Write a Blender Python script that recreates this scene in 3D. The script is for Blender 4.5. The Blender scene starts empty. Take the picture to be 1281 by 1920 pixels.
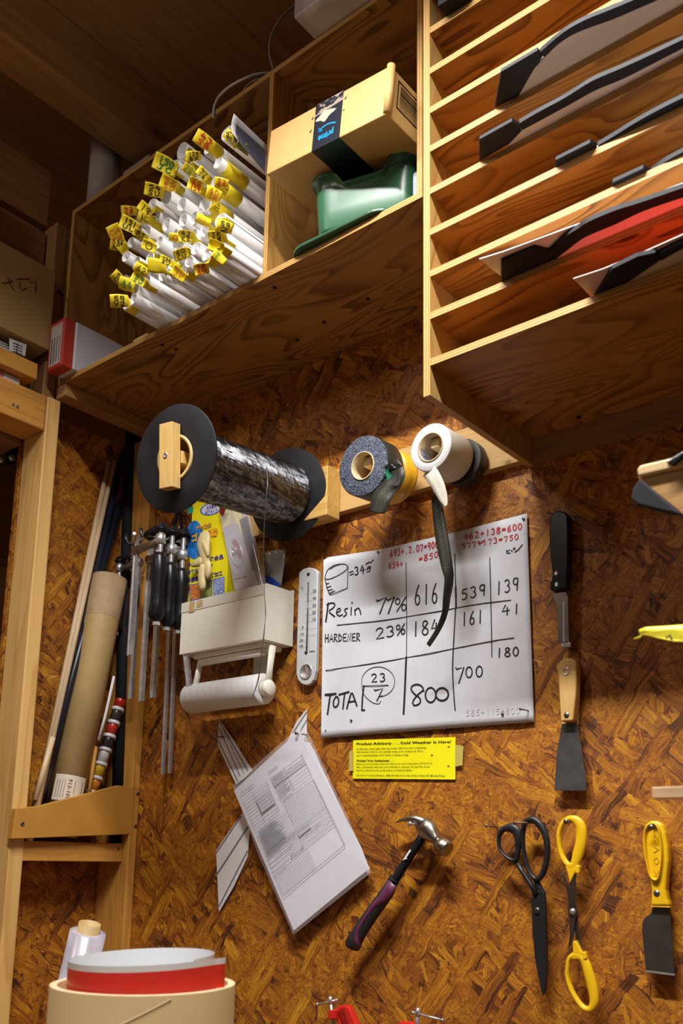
import bpy, bmesh, math, random
import numpy as np
from mathutils import Vector, Matrix
random.seed(7)
SC = bpy.context.scene
COL = SC.collection

# ---------------------------------------------------------------- camera
F_PX, PITCH, YAW, ROLL, CX, CY = 1755.0, .1995, -.6877, .0163, 652.1, 1256.7
sy, cyw, sp, cp = math.sin(YAW), math.cos(YAW), math.sin(PITCH), math.cos(PITCH)
FW = Vector((sy*cp, cyw*cp, sp)); RT0 = Vector((cyw, -sy, 0)); UP0 = RT0.cross(FW)
RT = math.cos(ROLL)*RT0 + math.sin(ROLL)*UP0
UP = -math.sin(ROLL)*RT0 + math.cos(ROLL)*UP0
EYE = Vector((0, 0, 1.5))
cd = bpy.data.cameras.new('camera'); cam = bpy.data.objects.new('camera', cd); COL.objects.link(cam)
cd.sensor_fit = 'HORIZONTAL'; cd.sensor_width = 36; cd.lens = F_PX*36/1281
cd.shift_x = (640.5-CX)/1281; cd.shift_y = (CY-960)/1281
cd.clip_start = .02
cam.matrix_world = Matrix(((RT.x, UP.x, -FW.x, EYE.x), (RT.y, UP.y, -FW.y, EYE.y), (RT.z, UP.z, -FW.z, EYE.z), (0, 0, 0, 1)))
cd.dof.use_dof = True; cd.dof.focus_distance = 1.95; cd.dof.aperture_fstop = 10
SC.camera = cam

# ---------------------------------------------------------------- world, lamps, exposure
w = bpy.data.worlds.new('World'); SC.world = w; w.use_nodes = True
w.node_tree.nodes['Background'].inputs[0].default_value = (.75, .68, .62, 1)
w.node_tree.nodes['Background'].inputs[1].default_value = .027
def lamp(name, loc, energy, radius, col):
    l = bpy.data.lights.new(name, 'POINT'); l.energy = energy; l.shadow_soft_size = radius; l.color = col
    o = bpy.data.objects.new(name, l); COL.objects.link(o); o.location = loc; return o
def tube_lamp(name, loc, energy, sx, sy, d, col):
    l = bpy.data.lights.new(name, 'AREA'); l.shape = 'RECTANGLE'; l.size = sx; l.size_y = sy; l.spread = math.radians(135); l.energy = energy; l.color = col
    o = bpy.data.objects.new(name, l); COL.objects.link(o); o.location = loc
    o.rotation_euler = Vector(d).to_track_quat('-Z', 'Y').to_euler(); return o
tube_lamp('ceiling_tube_light', (-.6, .52, 3.22), 49, 1.0, .05, (0, .12, -1), (1, .98, .95))
lamp('far_room_light', (-2.5, .3, 2.3), 1.4, .1, (1, .9, .78))
lamp('front_fill_light', (-.6, -.7, 2.0), 2.8, .35, (1, .97, .93))  # added frontal fill from the camera side, no fixture modelled
lamp('ceiling_fill_light', (-1.6, -.45, 3.22), 17, .12, (1, .9, .8))  # added fill that lifts the beams and ceiling boards, not a real lamp
SC.view_settings.view_transform = 'Standard'; SC.view_settings.look = 'None'
SC.view_settings.gamma = 1; SC.view_settings.use_curve_mapping = False
SC.view_settings.exposure = 0.0

# ---------------------------------------------------------------- helpers
def ray(u, v): return FW + RT*((u-CX)/F_PX) - UP*((v-CY)/F_PX)
def hit(u, v, ax, val):
    """point of the scene seen at photo pixel u,v on the plane axis=val (used to read off real positions)"""
    d = ray(u, v); return EYE + d*((val-EYE[ax])/d[ax])
def onY(u, v, y): return hit(u, v, 1, y)
def onX(u, v, x): return hit(u, v, 0, x)
def onZ(u, v, z): return hit(u, v, 2, z)
WORLD = {}
def place(o, parent, org):
    COL.objects.link(o)
    if parent is not None:
        o.parent = parent; p = WORLD[parent.name]; o.location = Vector(org)-p
    else: o.location = org
    WORLD[o.name] = Vector(org)
def thing(name, label, cat, loc, group=None, kind=None):
    o = bpy.data.objects.new(name, None); o.empty_display_size = .05
    COL.objects.link(o); o.location = loc; WORLD[o.name] = Vector(loc)
    if label: o['label'] = label
    if cat: o['category'] = cat
    if group: o['group'] = group
    if kind: o['kind'] = kind
    return o
def tag(o, label=None, cat=None, group=None, kind=None):
    for k, v in (('label', label), ('category', cat), ('group', group), ('kind', kind)):
        if v: o[k] = v
    return o
class MB:
    def __init__(s): s.v = []; s.f = []; s.m = []; s.sm = []
    def add(s, vs, fs, mi=0, smooth=False):
        n = len(s.v); s.v += [Vector(a) for a in vs]
        for i, f in enumerate(fs):
            s.f.append([n+k for k in f]); s.m.append(mi if isinstance(mi, int) else mi[i]); s.sm.append(smooth)
        return s
    def box(s, a, b, mi=0, thin=None, edge=1):
        x0, y0, z0 = [min(p, q) for p, q in zip(a, b)]; x1, y1, z1 = [max(p, q) for p, q in zip(a, b)]
        vs = [(x, y, z) for x in (x0, x1) for y in (y0, y1) for z in (z0, z1)]
        fs = [(0, 1, 3, 2), (4, 6, 7, 5), (0, 4, 5, 1), (2, 3, 7, 6), (0, 2, 6, 4), (1, 5, 7, 3)]
        ax = [0, 0, 1, 1, 2, 2]
        mm = [mi]*6 if thin is None else [mi if a_ == thin else edge for a_ in ax]
        return s.add(vs, fs, mm)
    def prism(s, pts, off, mi=0, edge=None, smooth=False):
        """closed outline pts (3d) extruded by vector off"""
        n = len(pts); off = Vector(off)
        vs = [Vector(p) for p in pts]+[Vector(p)+off for p in pts]
        fs = [list(range(n))[::-1], [n+i for i in range(n)]]+[(i, (i+1) % n, n+(i+1) % n, n+i) for i in range(n)]
        return s.add(vs, fs, [mi, mi]+[mi if edge is None else edge]*n, smooth)
    def tube(s, path, rad, seg=12, mi=0, closed=False, flat=None, cap=True, up=(0, 1, 0)):
        """sweep; rad number or list; flat=(axis scale in plane, depth) elliptical with up axis"""
        P = [Vector(p) for p in path]; n = len(P)
        R = rad if isinstance(rad, (list, tuple)) else [rad]*n
        rings = []; U = Vector(up)
        for i in range(n):
            if closed: t = P[(i+1) % n]-P[i-1]
            else: t = P[min(i+1, n-1)]-P[max(i-1, 0)]
            t.normalize()
            b = U-t*U.dot(t)
            if b.length < 1e-3: b = Vector((1, 0, 0))-t*t.x
            b.normalize(); a = t.cross(b)
            r = R[i]; ra, rb = (r if isinstance(r, (tuple, list)) else (r, r))
            rings.append([P[i]+a*(ra*math.cos(2*math.pi*k/seg))+b*(rb*math.sin(2*math.pi*k/seg)) for k in range(seg)])
        vs = [p for r in rings for p in r]; fs = []
        m = n if closed else n-1
        for i in range(m):
            for k in range(seg):
                j = (i+1) % n; fs.append((i*seg+k, i*seg+(k+1) % seg, j*seg+(k+1) % seg, j*seg+k))
        s.add(vs, fs, mi, True)
        if cap and not closed:
            s.add(rings[0], [list(range(seg))[::-1]], mi); s.add(rings[-1], [list(range(seg))], mi)
        return s
    def lathe(s, c, axis, prof, seg=32, mi=0, smooth=True):
        """prof list of (distance along axis, radius)"""
        a = Vector(axis).normalized(); u = a.orthogonal().normalized(); v = a.cross(u); c = Vector(c)
        vs = []; fs = []
        for d, r in prof:
            for k in range(seg):
                t = 2*math.pi*k/seg; vs.append(c+a*d+u*(r*math.cos(t))+v*(r*math.sin(t)))
        for i in range(len(prof)-1):
            for k in range(seg): fs.append((i*seg+k, i*seg+(k+1) % seg, (i+1)*seg+(k+1) % seg, (i+1)*seg+k))
        mm = mi if isinstance(mi, int) else [mi[i] for i in range(len(prof)-1) for k in range(seg)]
        return s.add(vs, fs, mm, smooth)
    def sheet(s, grid, mi=0, thick=0, off=None):
        """grid: rows of points"""
        r = len(grid); c = len(grid[0]); vs = [p for row in grid for p in row]
        fs = [(i*c+j, i*c+j+1, (i+1)*c+j+1, (i+1)*c+j) for i in range(r-1) for j in range(c-1)]
        return s.add(vs, fs, mi, True)
    def build(s, name, mats, parent=None, org=None, bevel=0, seg=2, solid=0, subsurf=0, autosm=True):
        if org is None:
            if parent is not None: org = WORLD[parent.name]
            else:
                A = np.array([tuple(p) for p in s.v]); org = Vector(((A[:, 0].min()+A[:, 0].max())/2, (A[:, 1].min()+A[:, 1].max())/2, A[:, 2].min()))
        org = Vector(org)
        me = bpy.data.meshes.new(name)
        me.from_pydata([tuple(p-org) for p in s.v], [], s.f)
        if not isinstance(mats, (list, tuple)): mats = [mats]
        for m_ in mats: me.materials.append(m_)
        me.polygons.foreach_set('material_index', s.m)
        me.polygons.foreach_set('use_smooth', s.sm)
        bm = bmesh.new(); bm.from_mesh(me); bmesh.ops.remove_doubles(bm, verts=bm.verts, dist=1e-6)
        bmesh.ops.recalc_face_normals(bm, faces=bm.faces); bm.to_mesh(me); bm.free()
        o = bpy.data.objects.new(name, me); place(o, parent, org)
        if solid:
            m_ = o.modifiers.new('solid', 'SOLIDIFY'); m_.thickness = solid; m_.offset = 0
        if bevel:
            m_ = o.modifiers.new('bevel', 'BEVEL'); m_.width = bevel; m_.segments = seg; m_.limit_method = 'ANGLE'; m_.angle_limit = .6
        if subsurf:
            m_ = o.modifiers.new('sub', 'SUBSURF'); m_.levels = subsurf; m_.render_levels = subsurf
        return o
def copy_tree(o, delta):
    def rec(a, par):
        c = a.copy(); COL.objects.link(c); WORLD[c.name] = WORLD[a.name]+delta
        if par is None: c.location = a.location+delta
        else: c.parent = par; c.matrix_parent_inverse = a.matrix_parent_inverse
        for ch in [x for x in bpy.data.objects if x.parent == a]: rec(ch, c)
        return c
    return rec(o, None)
# text: blender's own font turned into a flat mesh laid on a quad
def text_mb(mb, s, quad, mi=0, fit=True, bold=0, res=2, asp=None):
    """quad TL,TR,BR,BL in 3d; text fills it"""
    cu = bpy.data.curves.new('t', 'FONT'); cu.body = s; cu.resolution_u = res; cu.size = 1; cu.offset = bold
    ob = bpy.data.objects.new('t', cu); COL.objects.link(ob)
    bpy.context.view_layer.update()
    dg = bpy.context.evaluated_depsgraph_get(); me = bpy.data.meshes.new_from_object(ob.evaluated_get(dg))
    vs = [tuple(v.co) for v in me.vertices]; fs = [tuple(p.vertices) for p in me.polygons]
    bpy.data.objects.remove(ob); bpy.data.curves.remove(cu); bpy.data.meshes.remove(me)
    if not vs: return mb
    A = np.array(vs); x0, x1, y0, y1 = A[:, 0].min(), A[:, 0].max(), A[:, 1].min(), A[:, 1].max()
    TL, TR, BR, BL = [Vector(q) for q in quad]
    out = []
    for x, y, _ in vs:
        a = (x-x0)/max(x1-x0, 1e-6); b = (y1-y)/max(y1-y0, 1e-6)
        out.append((TL*(1-a)+TR*a)*(1-b)+(BL*(1-a)+BR*a)*b)
    return mb.add(out, fs, mi)
# handwriting: a small stroke alphabet, x 0..1 right, y 0..1 down
def arc(cx, cy, rx, ry, a0, a1, n=12):
    return [(cx+rx*math.cos(math.radians(a0+(a1-a0)*i/n)), cy+ry*math.sin(math.radians(a0+(a1-a0)*i/n))) for i in range(n+1)]
ST = {
 '0': [arc(.5, .5, .42, .48, -90, 270, 16)],
 '1': [[(.55, 0), (.5, 1)]],
 '2': [[(.1, .2)]+arc(.45, .25, .38, .25, -160, 40, 8)+[(.1, .97), (.95, .95)]],
 '3': [[(.12, .1)]+arc(.45, .25, .35, .24, -110, 80, 8)+arc(.45, .73, .42, .25, -80, 140, 8)],
 '4': [[(.5, 0), (.05, .62), (.98, .55)], [(.72, .25), (.7, 1)]],
 '5': [[(.9, .05), (.25, .08), (.18, .42)]+arc(.45, .68, .42, .29, -110, 130, 9)],
 '6': [[(.7, 0), (.3, .35), (.12, .7)]+arc(.48, .74, .36, .25, 180, -150, 12)],
 '7': [[(.05, .25), (.08, .08), (.9, .05), (.45, 1)]],
 '8': [[(.85, .15)]+arc(.5, .24, .34, .23, -50, -250, 8)+arc(.5, .76, .42, .23, -60, 240, 12)+[(.85, .2)]],
 '9': [[(.85, .1)]+arc(.48, .28, .36, .26, -50, -330, 12)+[(.85, .1), (.72, 1)]],
 '%': [arc(.22, .25, .2, .22, 0, 360, 10), [(.95, 0), (.15, 1)], arc(.78, .74, .2, .24, 0, 360, 10)],
 '=': [[(.1, .38), (.9, .35)], [(.1, .62), (.9, .6)]],
 '+': [[(.1, .5), (.9, .48)], [(.5, .2), (.48, .8)]],
 '.': [[(.4, .9), (.5, .95)]],
 '/': [[(.9, 0), (.1, 1)]],
 ' ': [],
 'H': [[(.1, 0), (.08, 1)], [(.9, 0), (.88, 1)], [(.1, .5), (.9, .47)]],
 'A': [[(0, 1), (.5, 0), (1, 1)], [(.2, .65), (.85, .62)]],
 'R': [[(.12, 0), (.1, 1)], [(.12, .03), (.8, .08), (.85, .3), (.12, .52), (.95, 1)]],
 'D': [[(.12, 0), (.1, 1)], [(.12, .03), (.9, .4), (.8, .8), (.1, .97)]],
 'E': [[(.9, .03), (.12, .05), (.1, .95), (.95, .93)], [(.12, .5), (.8, .48)]],
 'N': [[(.08, 1), (.1, 0), (.88, .98), (.92, 0)]],
 'S': [[(.85, .12), (.5, 0), (.15, .2), (.4, .45), (.8, .65), (.75, .92), (.4, 1), (.1, .85)]],
 'B': [[(.12, 0), (.1, 1)], [(.12, .03), (.7, .1), (.65, .38), (.12, .48), (.85, .62), (.8, .92), (.1, .98)]],
 'U': [[(.08, 0), (.1, .7), (.4, 1), (.8, .8), (.9, 0)]],
 'L': [[(.15, 0), (.12, .97), (.9, .93)]],
 'X': [[(.05, 0), (.95, 1)], [(.95, 0), (.05, 1)]],
 'T': [[(0, .05), (1, .02)], [(.5, .03), (.48, 1)]],
 'P': [[(.12, 0), (.1, 1)], [(.12, .03), (.85, .1), (.8, .4), (.12, .52)]],
 'K': [[(.12, 0), (.1, 1)], [(.9, 0), (.15, .55), (.95, 1)]],
 'Z': [[(.05, .05), (.95, .03), (.05, .96), (.98, .95)]],
 'V': [[(.05, 0), (.5, 1), (.95, 0)]],
 'J': [[(.3, .03), (.95, 0)], [(.7, 0), (.65, .8), (.4, 1), (.1, .8)]],
 'C': [[(.9, .15), (.5, 0), (.12, .4), (.2, .85), (.6, 1), (.92, .85)]],
 'F': [[(.9, .03), (.12, .05), (.1, 1)], [(.12, .48), (.8, .46)]],
 'G': [[(.9, .15), (.5, 0), (.12, .4), (.2, .85), (.6, 1), (.92, .8), (.9, .55), (.55, .55)]],
 'W': [[(.02, 0), (.25, 1), (.5, .3), (.75, 1), (.98, 0)]],
 'O': [arc(.5, .5, .45, .48, -90, 270, 14)],
 'M': [[(.05, 1), (.1, 0), (.5, .7), (.9, 0), (.95, 1)]],
 'c': [arc(.5, .6, .4, .36, -50, -310, 8)],
}
def ribbon(mb, pts, wd, nrm, mi=0):
    """flat pen stroke through 3d points, width wd metres, lying in plane with normal nrm"""
    P = [Vector(p) for p in pts]; nrm = Vector(nrm); L = []; n = len(P)
    if n < 2: return
    for i in range(n):
        t = (P[min(i+1, n-1)]-P[max(i-1, 0)])
        if t.length < 1e-9: t = Vector((1, 0, 0))
        t.normalize(); s_ = t.cross(nrm).normalized()*(wd*.5)
        e = P[i]
        if i == 0: e = e-t*wd*.3
        if i == n-1: e = e+t*wd*.3
        L.append((e-s_, e+s_))
    mb.add([q for l in L for q in l], [(2*i, 2*i+1, 2*i+3, 2*i+2) for i in range(n-1)], mi)
def write(mb, s, quad, wd, nrm, mi=0, gap=.25):
    TL, TR, BR, BL = [Vector(q) for q in quad]; n = len(s); cw = 1/(n-gap*(1) if n > 0 else 1)
    for i, ch in enumerate(s):
        for stv in ST.get(ch, []):
            pts = []
            for x, y in stv:
                a = (i+x*(1-gap))*cw; pts.append((TL*(1-a)+TR*a)*(1-y)+(BL*(1-a)+BR*a)*y)
            ribbon(mb, pts, wd, nrm, mi)

# ---------------------------------------------------------------- materials
MATS = {}
class NT:
    def __init__(s, name):
        s.m = bpy.data.materials.new(name); s.m.use_nodes = True; s.t = s.m.node_tree; s.n = s.t.nodes; s.l = s.t.links
        s.bs = s.n['Principled BSDF']; s._tc = None
    def node(s, typ, **kw):
        nd = s.n.new(typ)
        for k, v in kw.items():
            if k.startswith('i_'):
                key = k[2:]; key = int(key) if key.isdigit() else key.replace('_', ' ')
                s.put(nd.inputs[key], v)
            else: setattr(nd, k, v)
        return nd
    def put(s, inp, v):
        if isinstance(v, bpy.types.NodeSocket): s.l.new(v, inp)
        else: inp.default_value = v
    def math(s, op, a, b=0.0, c=None, clamp=False):
        nd = s.n.new('ShaderNodeMath'); nd.operation = op; nd.use_clamp = clamp; s.put(nd.inputs[0], a); s.put(nd.inputs[1], b)
        if c is not None: s.put(nd.inputs[2], c)
        return nd.outputs[0]
    def coords(s, rnd=True):
        if s._tc is None:
            tc = s.n.new('ShaderNodeTexCoord').outputs['Object']
            if rnd:
                oi = s.n.new('ShaderNodeObjectInfo').outputs['Random']
                k = s.math('MULTIPLY', oi, 23.7)
                cb = s.n.new('ShaderNodeCombineXYZ'); 
                for i in range(3): s.put(cb.inputs[i], k)
                va = s.n.new('ShaderNodeVectorMath'); va.operation = 'ADD'; s.put(va.inputs[0], tc); s.put(va.inputs[1], cb.outputs[0]); tc = va.outputs[0]
            s._tc = tc
        return s._tc
    def map(s, vec, scale, rot=(0, 0, 0), loc=(0, 0, 0)):
        nd = s.n.new('ShaderNodeMapping'); s.put(nd.inputs[0], vec); nd.inputs['Scale'].default_value = scale
        nd.inputs['Rotation'].default_value = rot; nd.inputs['Location'].default_value = loc; return nd.outputs[0]
    def noise(s, vec, scale=1, detail=2, rough=.5, dist=0):
        nd = s.n.new('ShaderNodeTexNoise'); s.put(nd.inputs['Vector'], vec); s.put(nd.inputs['Scale'], scale)
        nd.inputs['Detail'].default_value = detail; nd.inputs['Roughness'].default_value = rough; nd.inputs['Distortion'].default_value = dist
        return nd
    def ramp(s, fac, stops, interp='LINEAR'):
        nd = s.n.new('ShaderNodeValToRGB'); s.put(nd.inputs[0], fac); e = nd.color_ramp.elements; nd.color_ramp.interpolation = interp
        while len(e) < len(stops): e.new(.5)
        for el, (p, c) in zip(e, stops): el.position = p; el.color = (c[0], c[1], c[2], 1) if not isinstance(c, (int, float)) else (c, c, c, 1)
        return nd.outputs[0]
    def mix(s, fac, a, b, mode='MIX'):
        nd = s.n.new('ShaderNodeMix'); nd.data_type = 'RGBA'; nd.blend_type = mode
        s.put(nd.inputs[0], fac)
        for i, v in ((6, a), (7, b)):
            if isinstance(v, tuple) and len(v) == 3: v = v+(1,)
            s.put(nd.inputs[i], v)
        return nd.outputs[2]
    def bump(s, h, strength=.3, dist=.002):
        nd = s.n.new('ShaderNodeBump'); nd.inputs['Strength'].default_value = strength; nd.inputs['Distance'].default_value = dist
        s.put(nd.inputs['Height'], h); s.put(s.bs.inputs['Normal'], nd.outputs[0])
    def out(s, col=None, rough=None, metal=None, **kw):
        if col is not None:
            if isinstance(col, tuple) and len(col) == 3: col = col+(1,)
            s.put(s.bs.inputs['Base Color'], col)
        if rough is not None: s.put(s.bs.inputs['Roughness'], rough)
        if metal is not None: s.put(s.bs.inputs['Metallic'], metal)
        for k, v in kw.items(): s.put(s.bs.inputs[k], v)
        return s.m
def M(name, col, rough=.5, metal=0, var=.12, scale=40, bump=0, **kw):
    """plain material with a little procedural variation"""
    if name in MATS: return MATS[name]
    t = NT(name); nz = t.noise(t.coords(), scale, 3).outputs[0]
    a = tuple(c*(1-var) for c in col); b = tuple(min(1, c*(1+var)) for c in col)
    c = t.ramp(nz, [(.3, a), (.7, b)])
    if bump: t.bump(t.noise(t.coords(), scale*6, 2).outputs[0], bump, .001)
    MATS[name] = t.out(c, rough, metal, **kw); return MATS[name]
def wood(name, axis, light, dark, k=1.0, rough=.55, bands=9, plate=None, contrast=1.0):
    """straight grained sawn timber, grain runs along axis"""
    if name in MATS: return MATS[name]
    t = NT(name); sc = [9.*k]*3; sc[axis] = .55*k
    co = t.coords(); v = t.map(co, sc)
    n = t.noise(v, 1.6, 2.5, .5, .4).outputs[0]
    saw = t.math('FRACT', t.math('MULTIPLY', n, bands))
    band = t.ramp(saw, [(0, 0.), (.55, .35), (.9, 1.), (1, 0.)])
    sc2 = [260.*k]*3; sc2[axis] = 5*k
    fib = t.noise(t.map(co, sc2), 1, 2).outputs[0]
    f = t.math('ADD', t.math('MULTIPLY', band, .62*contrast), t.math('MULTIPLY', t.math('SUBTRACT', fib, .5), .5), clamp=True)
    c = t.mix(f, light, dark)
    # knots
    sk = [5.*k]*3; sk[axis] = 2.2*k
    vo = t.node('ShaderNodeTexVoronoi'); t.put(vo.inputs['Vector'], t.map(co, sk)); vo.inputs['Scale'].default_value = 1.
    kd = t.ramp(vo.outputs['Distance'], [(0, 1.), (.045, .9), (.075, .35), (.12, 0.)])
    c = t.mix(kd, c, tuple(x*.35 for x in dark))
    lo = t.noise(co, 3, 1).outputs[0]
    c = t.mix(t.ramp(lo, [(.3, 0.), (.7, .35)]), c, tuple(x*.8 for x in light), 'MIX')
    t.bump(fib, .15, .001)
    MATS[name] = t.out(c, rough); return MATS[name]
def plyface(name, ax_long, ax_cross, light, dark, rough=.5, freq=8., amp=1.):
    """rotary cut softwood ply: wandering contour bands"""
    if name in MATS: return MATS[name]
    t = NT(name); co = t.coords(); sc = [1.]*3; sc[ax_long] = 1.7; sc[ax_cross] = 6.
    v = t.map(co, sc); n = t.noise(v, 1.2, 1.6, .42, .9).outputs[0]
    saw = t.math('FRACT', t.math('MULTIPLY', n, freq*1.5))
    band = t.ramp(saw, [(0, .0), (.45, .15), (.8, .85), (.92, 1.), (1., .0)])
    s2 = [300.]*3; s2[ax_long] = 6.
    fib = t.noise(t.map(co, s2), 1, 2).outputs[0]
    mod = t.ramp(t.noise(co, 4, 1).outputs[0], [(.35, .45), (.6, 1.)])
    f = t.math('ADD', t.math('MULTIPLY', t.math('MULTIPLY', band, mod), .95*amp), t.math('MULTIPLY', t.math('SUBTRACT', fib, .5), .35), clamp=True)
    c = t.mix(f, light, dark)
    sk = [4.]*3; sk[ax_long] = 2.2; sk[ax_cross] = 4.5
    vo = t.node('ShaderNodeTexVoronoi'); t.put(vo.inputs['Vector'], t.map(co, sk)); vo.inputs['Scale'].default_value = 1.
    kd = t.ramp(vo.outputs['Distance'], [(0, 1.), (.03, .8), (.05, .1), (.07, .6), (.09, 0.)])
    c = t.mix(kd, c, tuple(x*.4 for x in dark))
    t.bump(t.math('ADD', fib, band), .12, .001)
    MATS[name] = t.out(c, rough); return MATS[name]
def plyedge(name, ax):
    """layered edge, plies stacked along axis ax"""
    if name in MATS: return MATS[name]
    t = NT(name); co = t.coords(False)
    sx = t.node('ShaderNodeSeparateXYZ'); t.put(sx.inputs[0], co)
    wob = t.math('MULTIPLY', t.noise(co, 30, 2).outputs[0], .0012)
    z = t.math('ADD', sx.outputs[ax], wob)
    fr = t.math('FRACT', t.math('MULTIPLY', z, 1/.0052))
    c = t.ramp(fr, [(0, (.50, .285, .07)), (.40, (.58, .355, .10)), (.48, (.20, .08, .014)), (.60, (.34, .16, .03)), (.9, (.44, .225, .045)), (1, (.50, .285, .07))])
    sc = [160.]*3; sc[ax] = 900.
    nz = t.noise(t.map(co, sc), 1, 2).outputs[0]
    c = t.mix(t.ramp(nz, [(.42, 0.), (.75, .55)]), c, (.3, .14, .035))
    t.bump(nz, .3, .001)
    MATS[name] = t.out(c, .6); return MATS[name]
def osb(name):
    if name in MATS: return MATS[name]
    t = NT(name); tc = t.n.new('ShaderNodeTexCoord').outputs['Object']
    sp_ = t.node('ShaderNodeSeparateXYZ'); t.put(sp_.inputs[0], tc)
    cb = t.node('ShaderNodeCombineXYZ'); t.put(cb.inputs[0], t.math('ADD', sp_.outputs[0], sp_.outputs[1])); t.put(cb.inputs[1], sp_.outputs[2])
    dn = t.noise(cb.outputs[0], 16, 4, .65)
    vm = t.node('ShaderNodeVectorMath', operation='MULTIPLY_ADD'); t.put(vm.inputs[0], dn.outputs['Color']); vm.inputs[1].default_value = (.022, .022, 0); t.put(vm.inputs[2], cb.outputs[0])
    P = vm.outputs[0]
    col = None; hgt = None
    angs = [(.2, 10, 40, 0, 0), (1.15, 14, 50, 3.1, .55), (2.0, 8, 34, 7.7, .60), (2.75, 20, 75, 11., .58), (.75, 11, 44, 17., .64), (1.6, 24, 85, 23., .66), (-.35, 9, 40, 31., .68), (2.4, 15, 56, 41., .68), (.95, 7.5, 44, 53., .76)]
    for i, (a, sl, sc_, off, thr) in enumerate(angs):
        v = t.node('ShaderNodeMapping', vector_type='TEXTURE'); t.put(v.inputs[0], P); v.inputs['Rotation'].default_value = (0, 0, a); v.inputs['Location'].default_value = (off, off*.7, 0)
        s1 = t.map(v.outputs[0], (sl, sc_, 1))
        vo = t.node('ShaderNodeTexVoronoi', voronoi_dimensions='2D', distance='CHEBYCHEV'); t.put(vo.inputs['Vector'], s1); vo.inputs['Scale'].default_value = 1.; vo.inputs['Randomness'].default_value = .9
        se = t.node('ShaderNodeSeparateColor'); t.put(se.inputs[0], vo.outputs['Color'])
        gr = t.noise(t.map(v.outputs[0], (14, 480, 1)), 1, 2, .65).outputs[0]
        g2 = t.noise(t.map(v.outputs[0], (6, 110, 1)), 1, 1, .5, 1.5).outputs[0]
        val = t.math('ADD', t.math('ADD', t.math('MULTIPLY', se.outputs[0], .34), .10), t.math('ADD', t.math('MULTIPLY', t.math('SUBTRACT', gr, .5), 1.0), t.math('MULTIPLY', t.math('SUBTRACT', g2, .3), .5)))
        if col is None: col = val; hgt = se.outputs[2]
        else:
            vis = t.math('GREATER_THAN', se.outputs[1], thr)
            rim = t.math('MULTIPLY', t.math('GREATER_THAN', vo.outputs['Distance'], .47), .2)
            v2 = t.math('SUBTRACT', val, rim)
            mx = t.node('ShaderNodeMix', data_type='FLOAT'); t.put(mx.inputs[0], vis); t.put(mx.inputs[2], col); t.put(mx.inputs[3], v2); col = mx.outputs[0]
            mh = t.node('ShaderNodeMix', data_type='FLOAT'); t.put(mh.inputs[0], vis); t.put(mh.inputs[2], hgt); t.put(mh.inputs[3], se.outputs[2]); hgt = mh.outputs[0]
    big = t.noise(cb.outputs[0], 9, 2, .6).outputs[0]
    fines = t.noise(t.map(P, (90, 130, 1)), 1, 4, .7, 1.2).outputs[0]
    fm = t.ramp(big, [(.48, 0.), (.60, .7)])
    mf = t.node('ShaderNodeMix', data_type='FLOAT'); t.put(mf.inputs[0], fm); t.put(mf.inputs[2], col); t.put(mf.inputs[3], t.math('ADD', t.math('MULTIPLY', t.math('SUBTRACT', fines, .5), 1.9), .40)); col = mf.outputs[0]
    c = t.ramp(col, [(.0, (.05, .012, .001)), (.2, (.21, .058, .004)), (.42, (.40, .14, .008)), (.64, (.62, .28, .018)), (.88, (.78, .46, .06))])
    hue = t.noise(cb.outputs[0], 14, 3, .6).outputs[0]
    c = t.mix(t.ramp(hue, [(.54, 0.), (.72, .4)]), c, (.30, .085, .008))
    sk = t.noise(P, 30, 4, .8).outputs[0]
    c = t.mix(t.ramp(sk, [(.64, 0.), (.70, .85)]), c, (.05, .014, .002))
    fine = t.noise(P, 150, 2, .6).outputs[0]
    c = t.mix(t.ramp(fine, [(.30, .75), (.38, 0.)]), c, (.07, .02, .003))
    t.bump(t.math('ADD', t.math('MULTIPLY', hgt, .7), col), .35, .0015)
    MATS[name] = t.out(c, t.ramp(col, [(.2, .6), (.8, .42)])); return MATS[name]
OSB = osb('osb')
PINE = lambda ax: wood('pine_%d' % ax, ax, (.66, .42, .16), (.42, .2, .05))
PINEP = lambda ax: wood('pale_pine_%d' % ax, ax, (.72, .56, .31), (.5, .31, .12), contrast=.7)
STUD = lambda ax: wood('stud_%d' % ax, ax, (.60, .29, .055), (.38, .15, .02), bands=8)
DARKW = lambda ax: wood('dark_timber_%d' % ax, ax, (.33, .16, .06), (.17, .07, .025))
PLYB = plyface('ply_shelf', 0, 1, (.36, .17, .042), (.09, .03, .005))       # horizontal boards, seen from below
PLYV = plyface('ply_upright', 2, 1, (.46, .24, .06), (.2, .08, .018))       # uprights
PLYR = plyface('ply_rack', 0, 1, (.42, .185, .034), (.12, .038, .006))
EZ, EX = plyedge('ply_edge_z', 2), plyedge('ply_edge_x', 0)
WHITE = M('white_paper', (.64, .64, .69), .6, var=.03)
ROLLP = M('roll_paper', (.72, .70, .70), .55, var=.04, scale=12)
YTAPE = M('yellow_tape', (.78, .60, .02), .5, var=.14, scale=60, **{'Specular IOR Level': .3})
YTAPE.node_tree.nodes['Principled BSDF'].inputs['Subsurface Weight'].default_value = 0
BLKINK = M('black_ink', (.012, .012, .014), .5, var=.02)
REDINK = M('red_ink', (.55, .02, .02), .5, var=.02)
GRNINK = M('green_ink', (.01, .17, .07), .5, var=.02)
ORINK = M('orange_ink', (.6, .16, .02), .5, var=.05)
BLACKP = M('black_plastic', (.008, .008, .010), .3, **{'Specular IOR Level': .28})
BLACKM = M('black_matte', (.010, .010, .012), .7, **{'Specular IOR Level': .25})
STEEL = M('steel', (.66, .66, .69), .3, .8, var=.15, scale=90)
DSTEEL = M('dark_steel', (.19, .18, .18), .38, 1, var=.25, scale=30)
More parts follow.
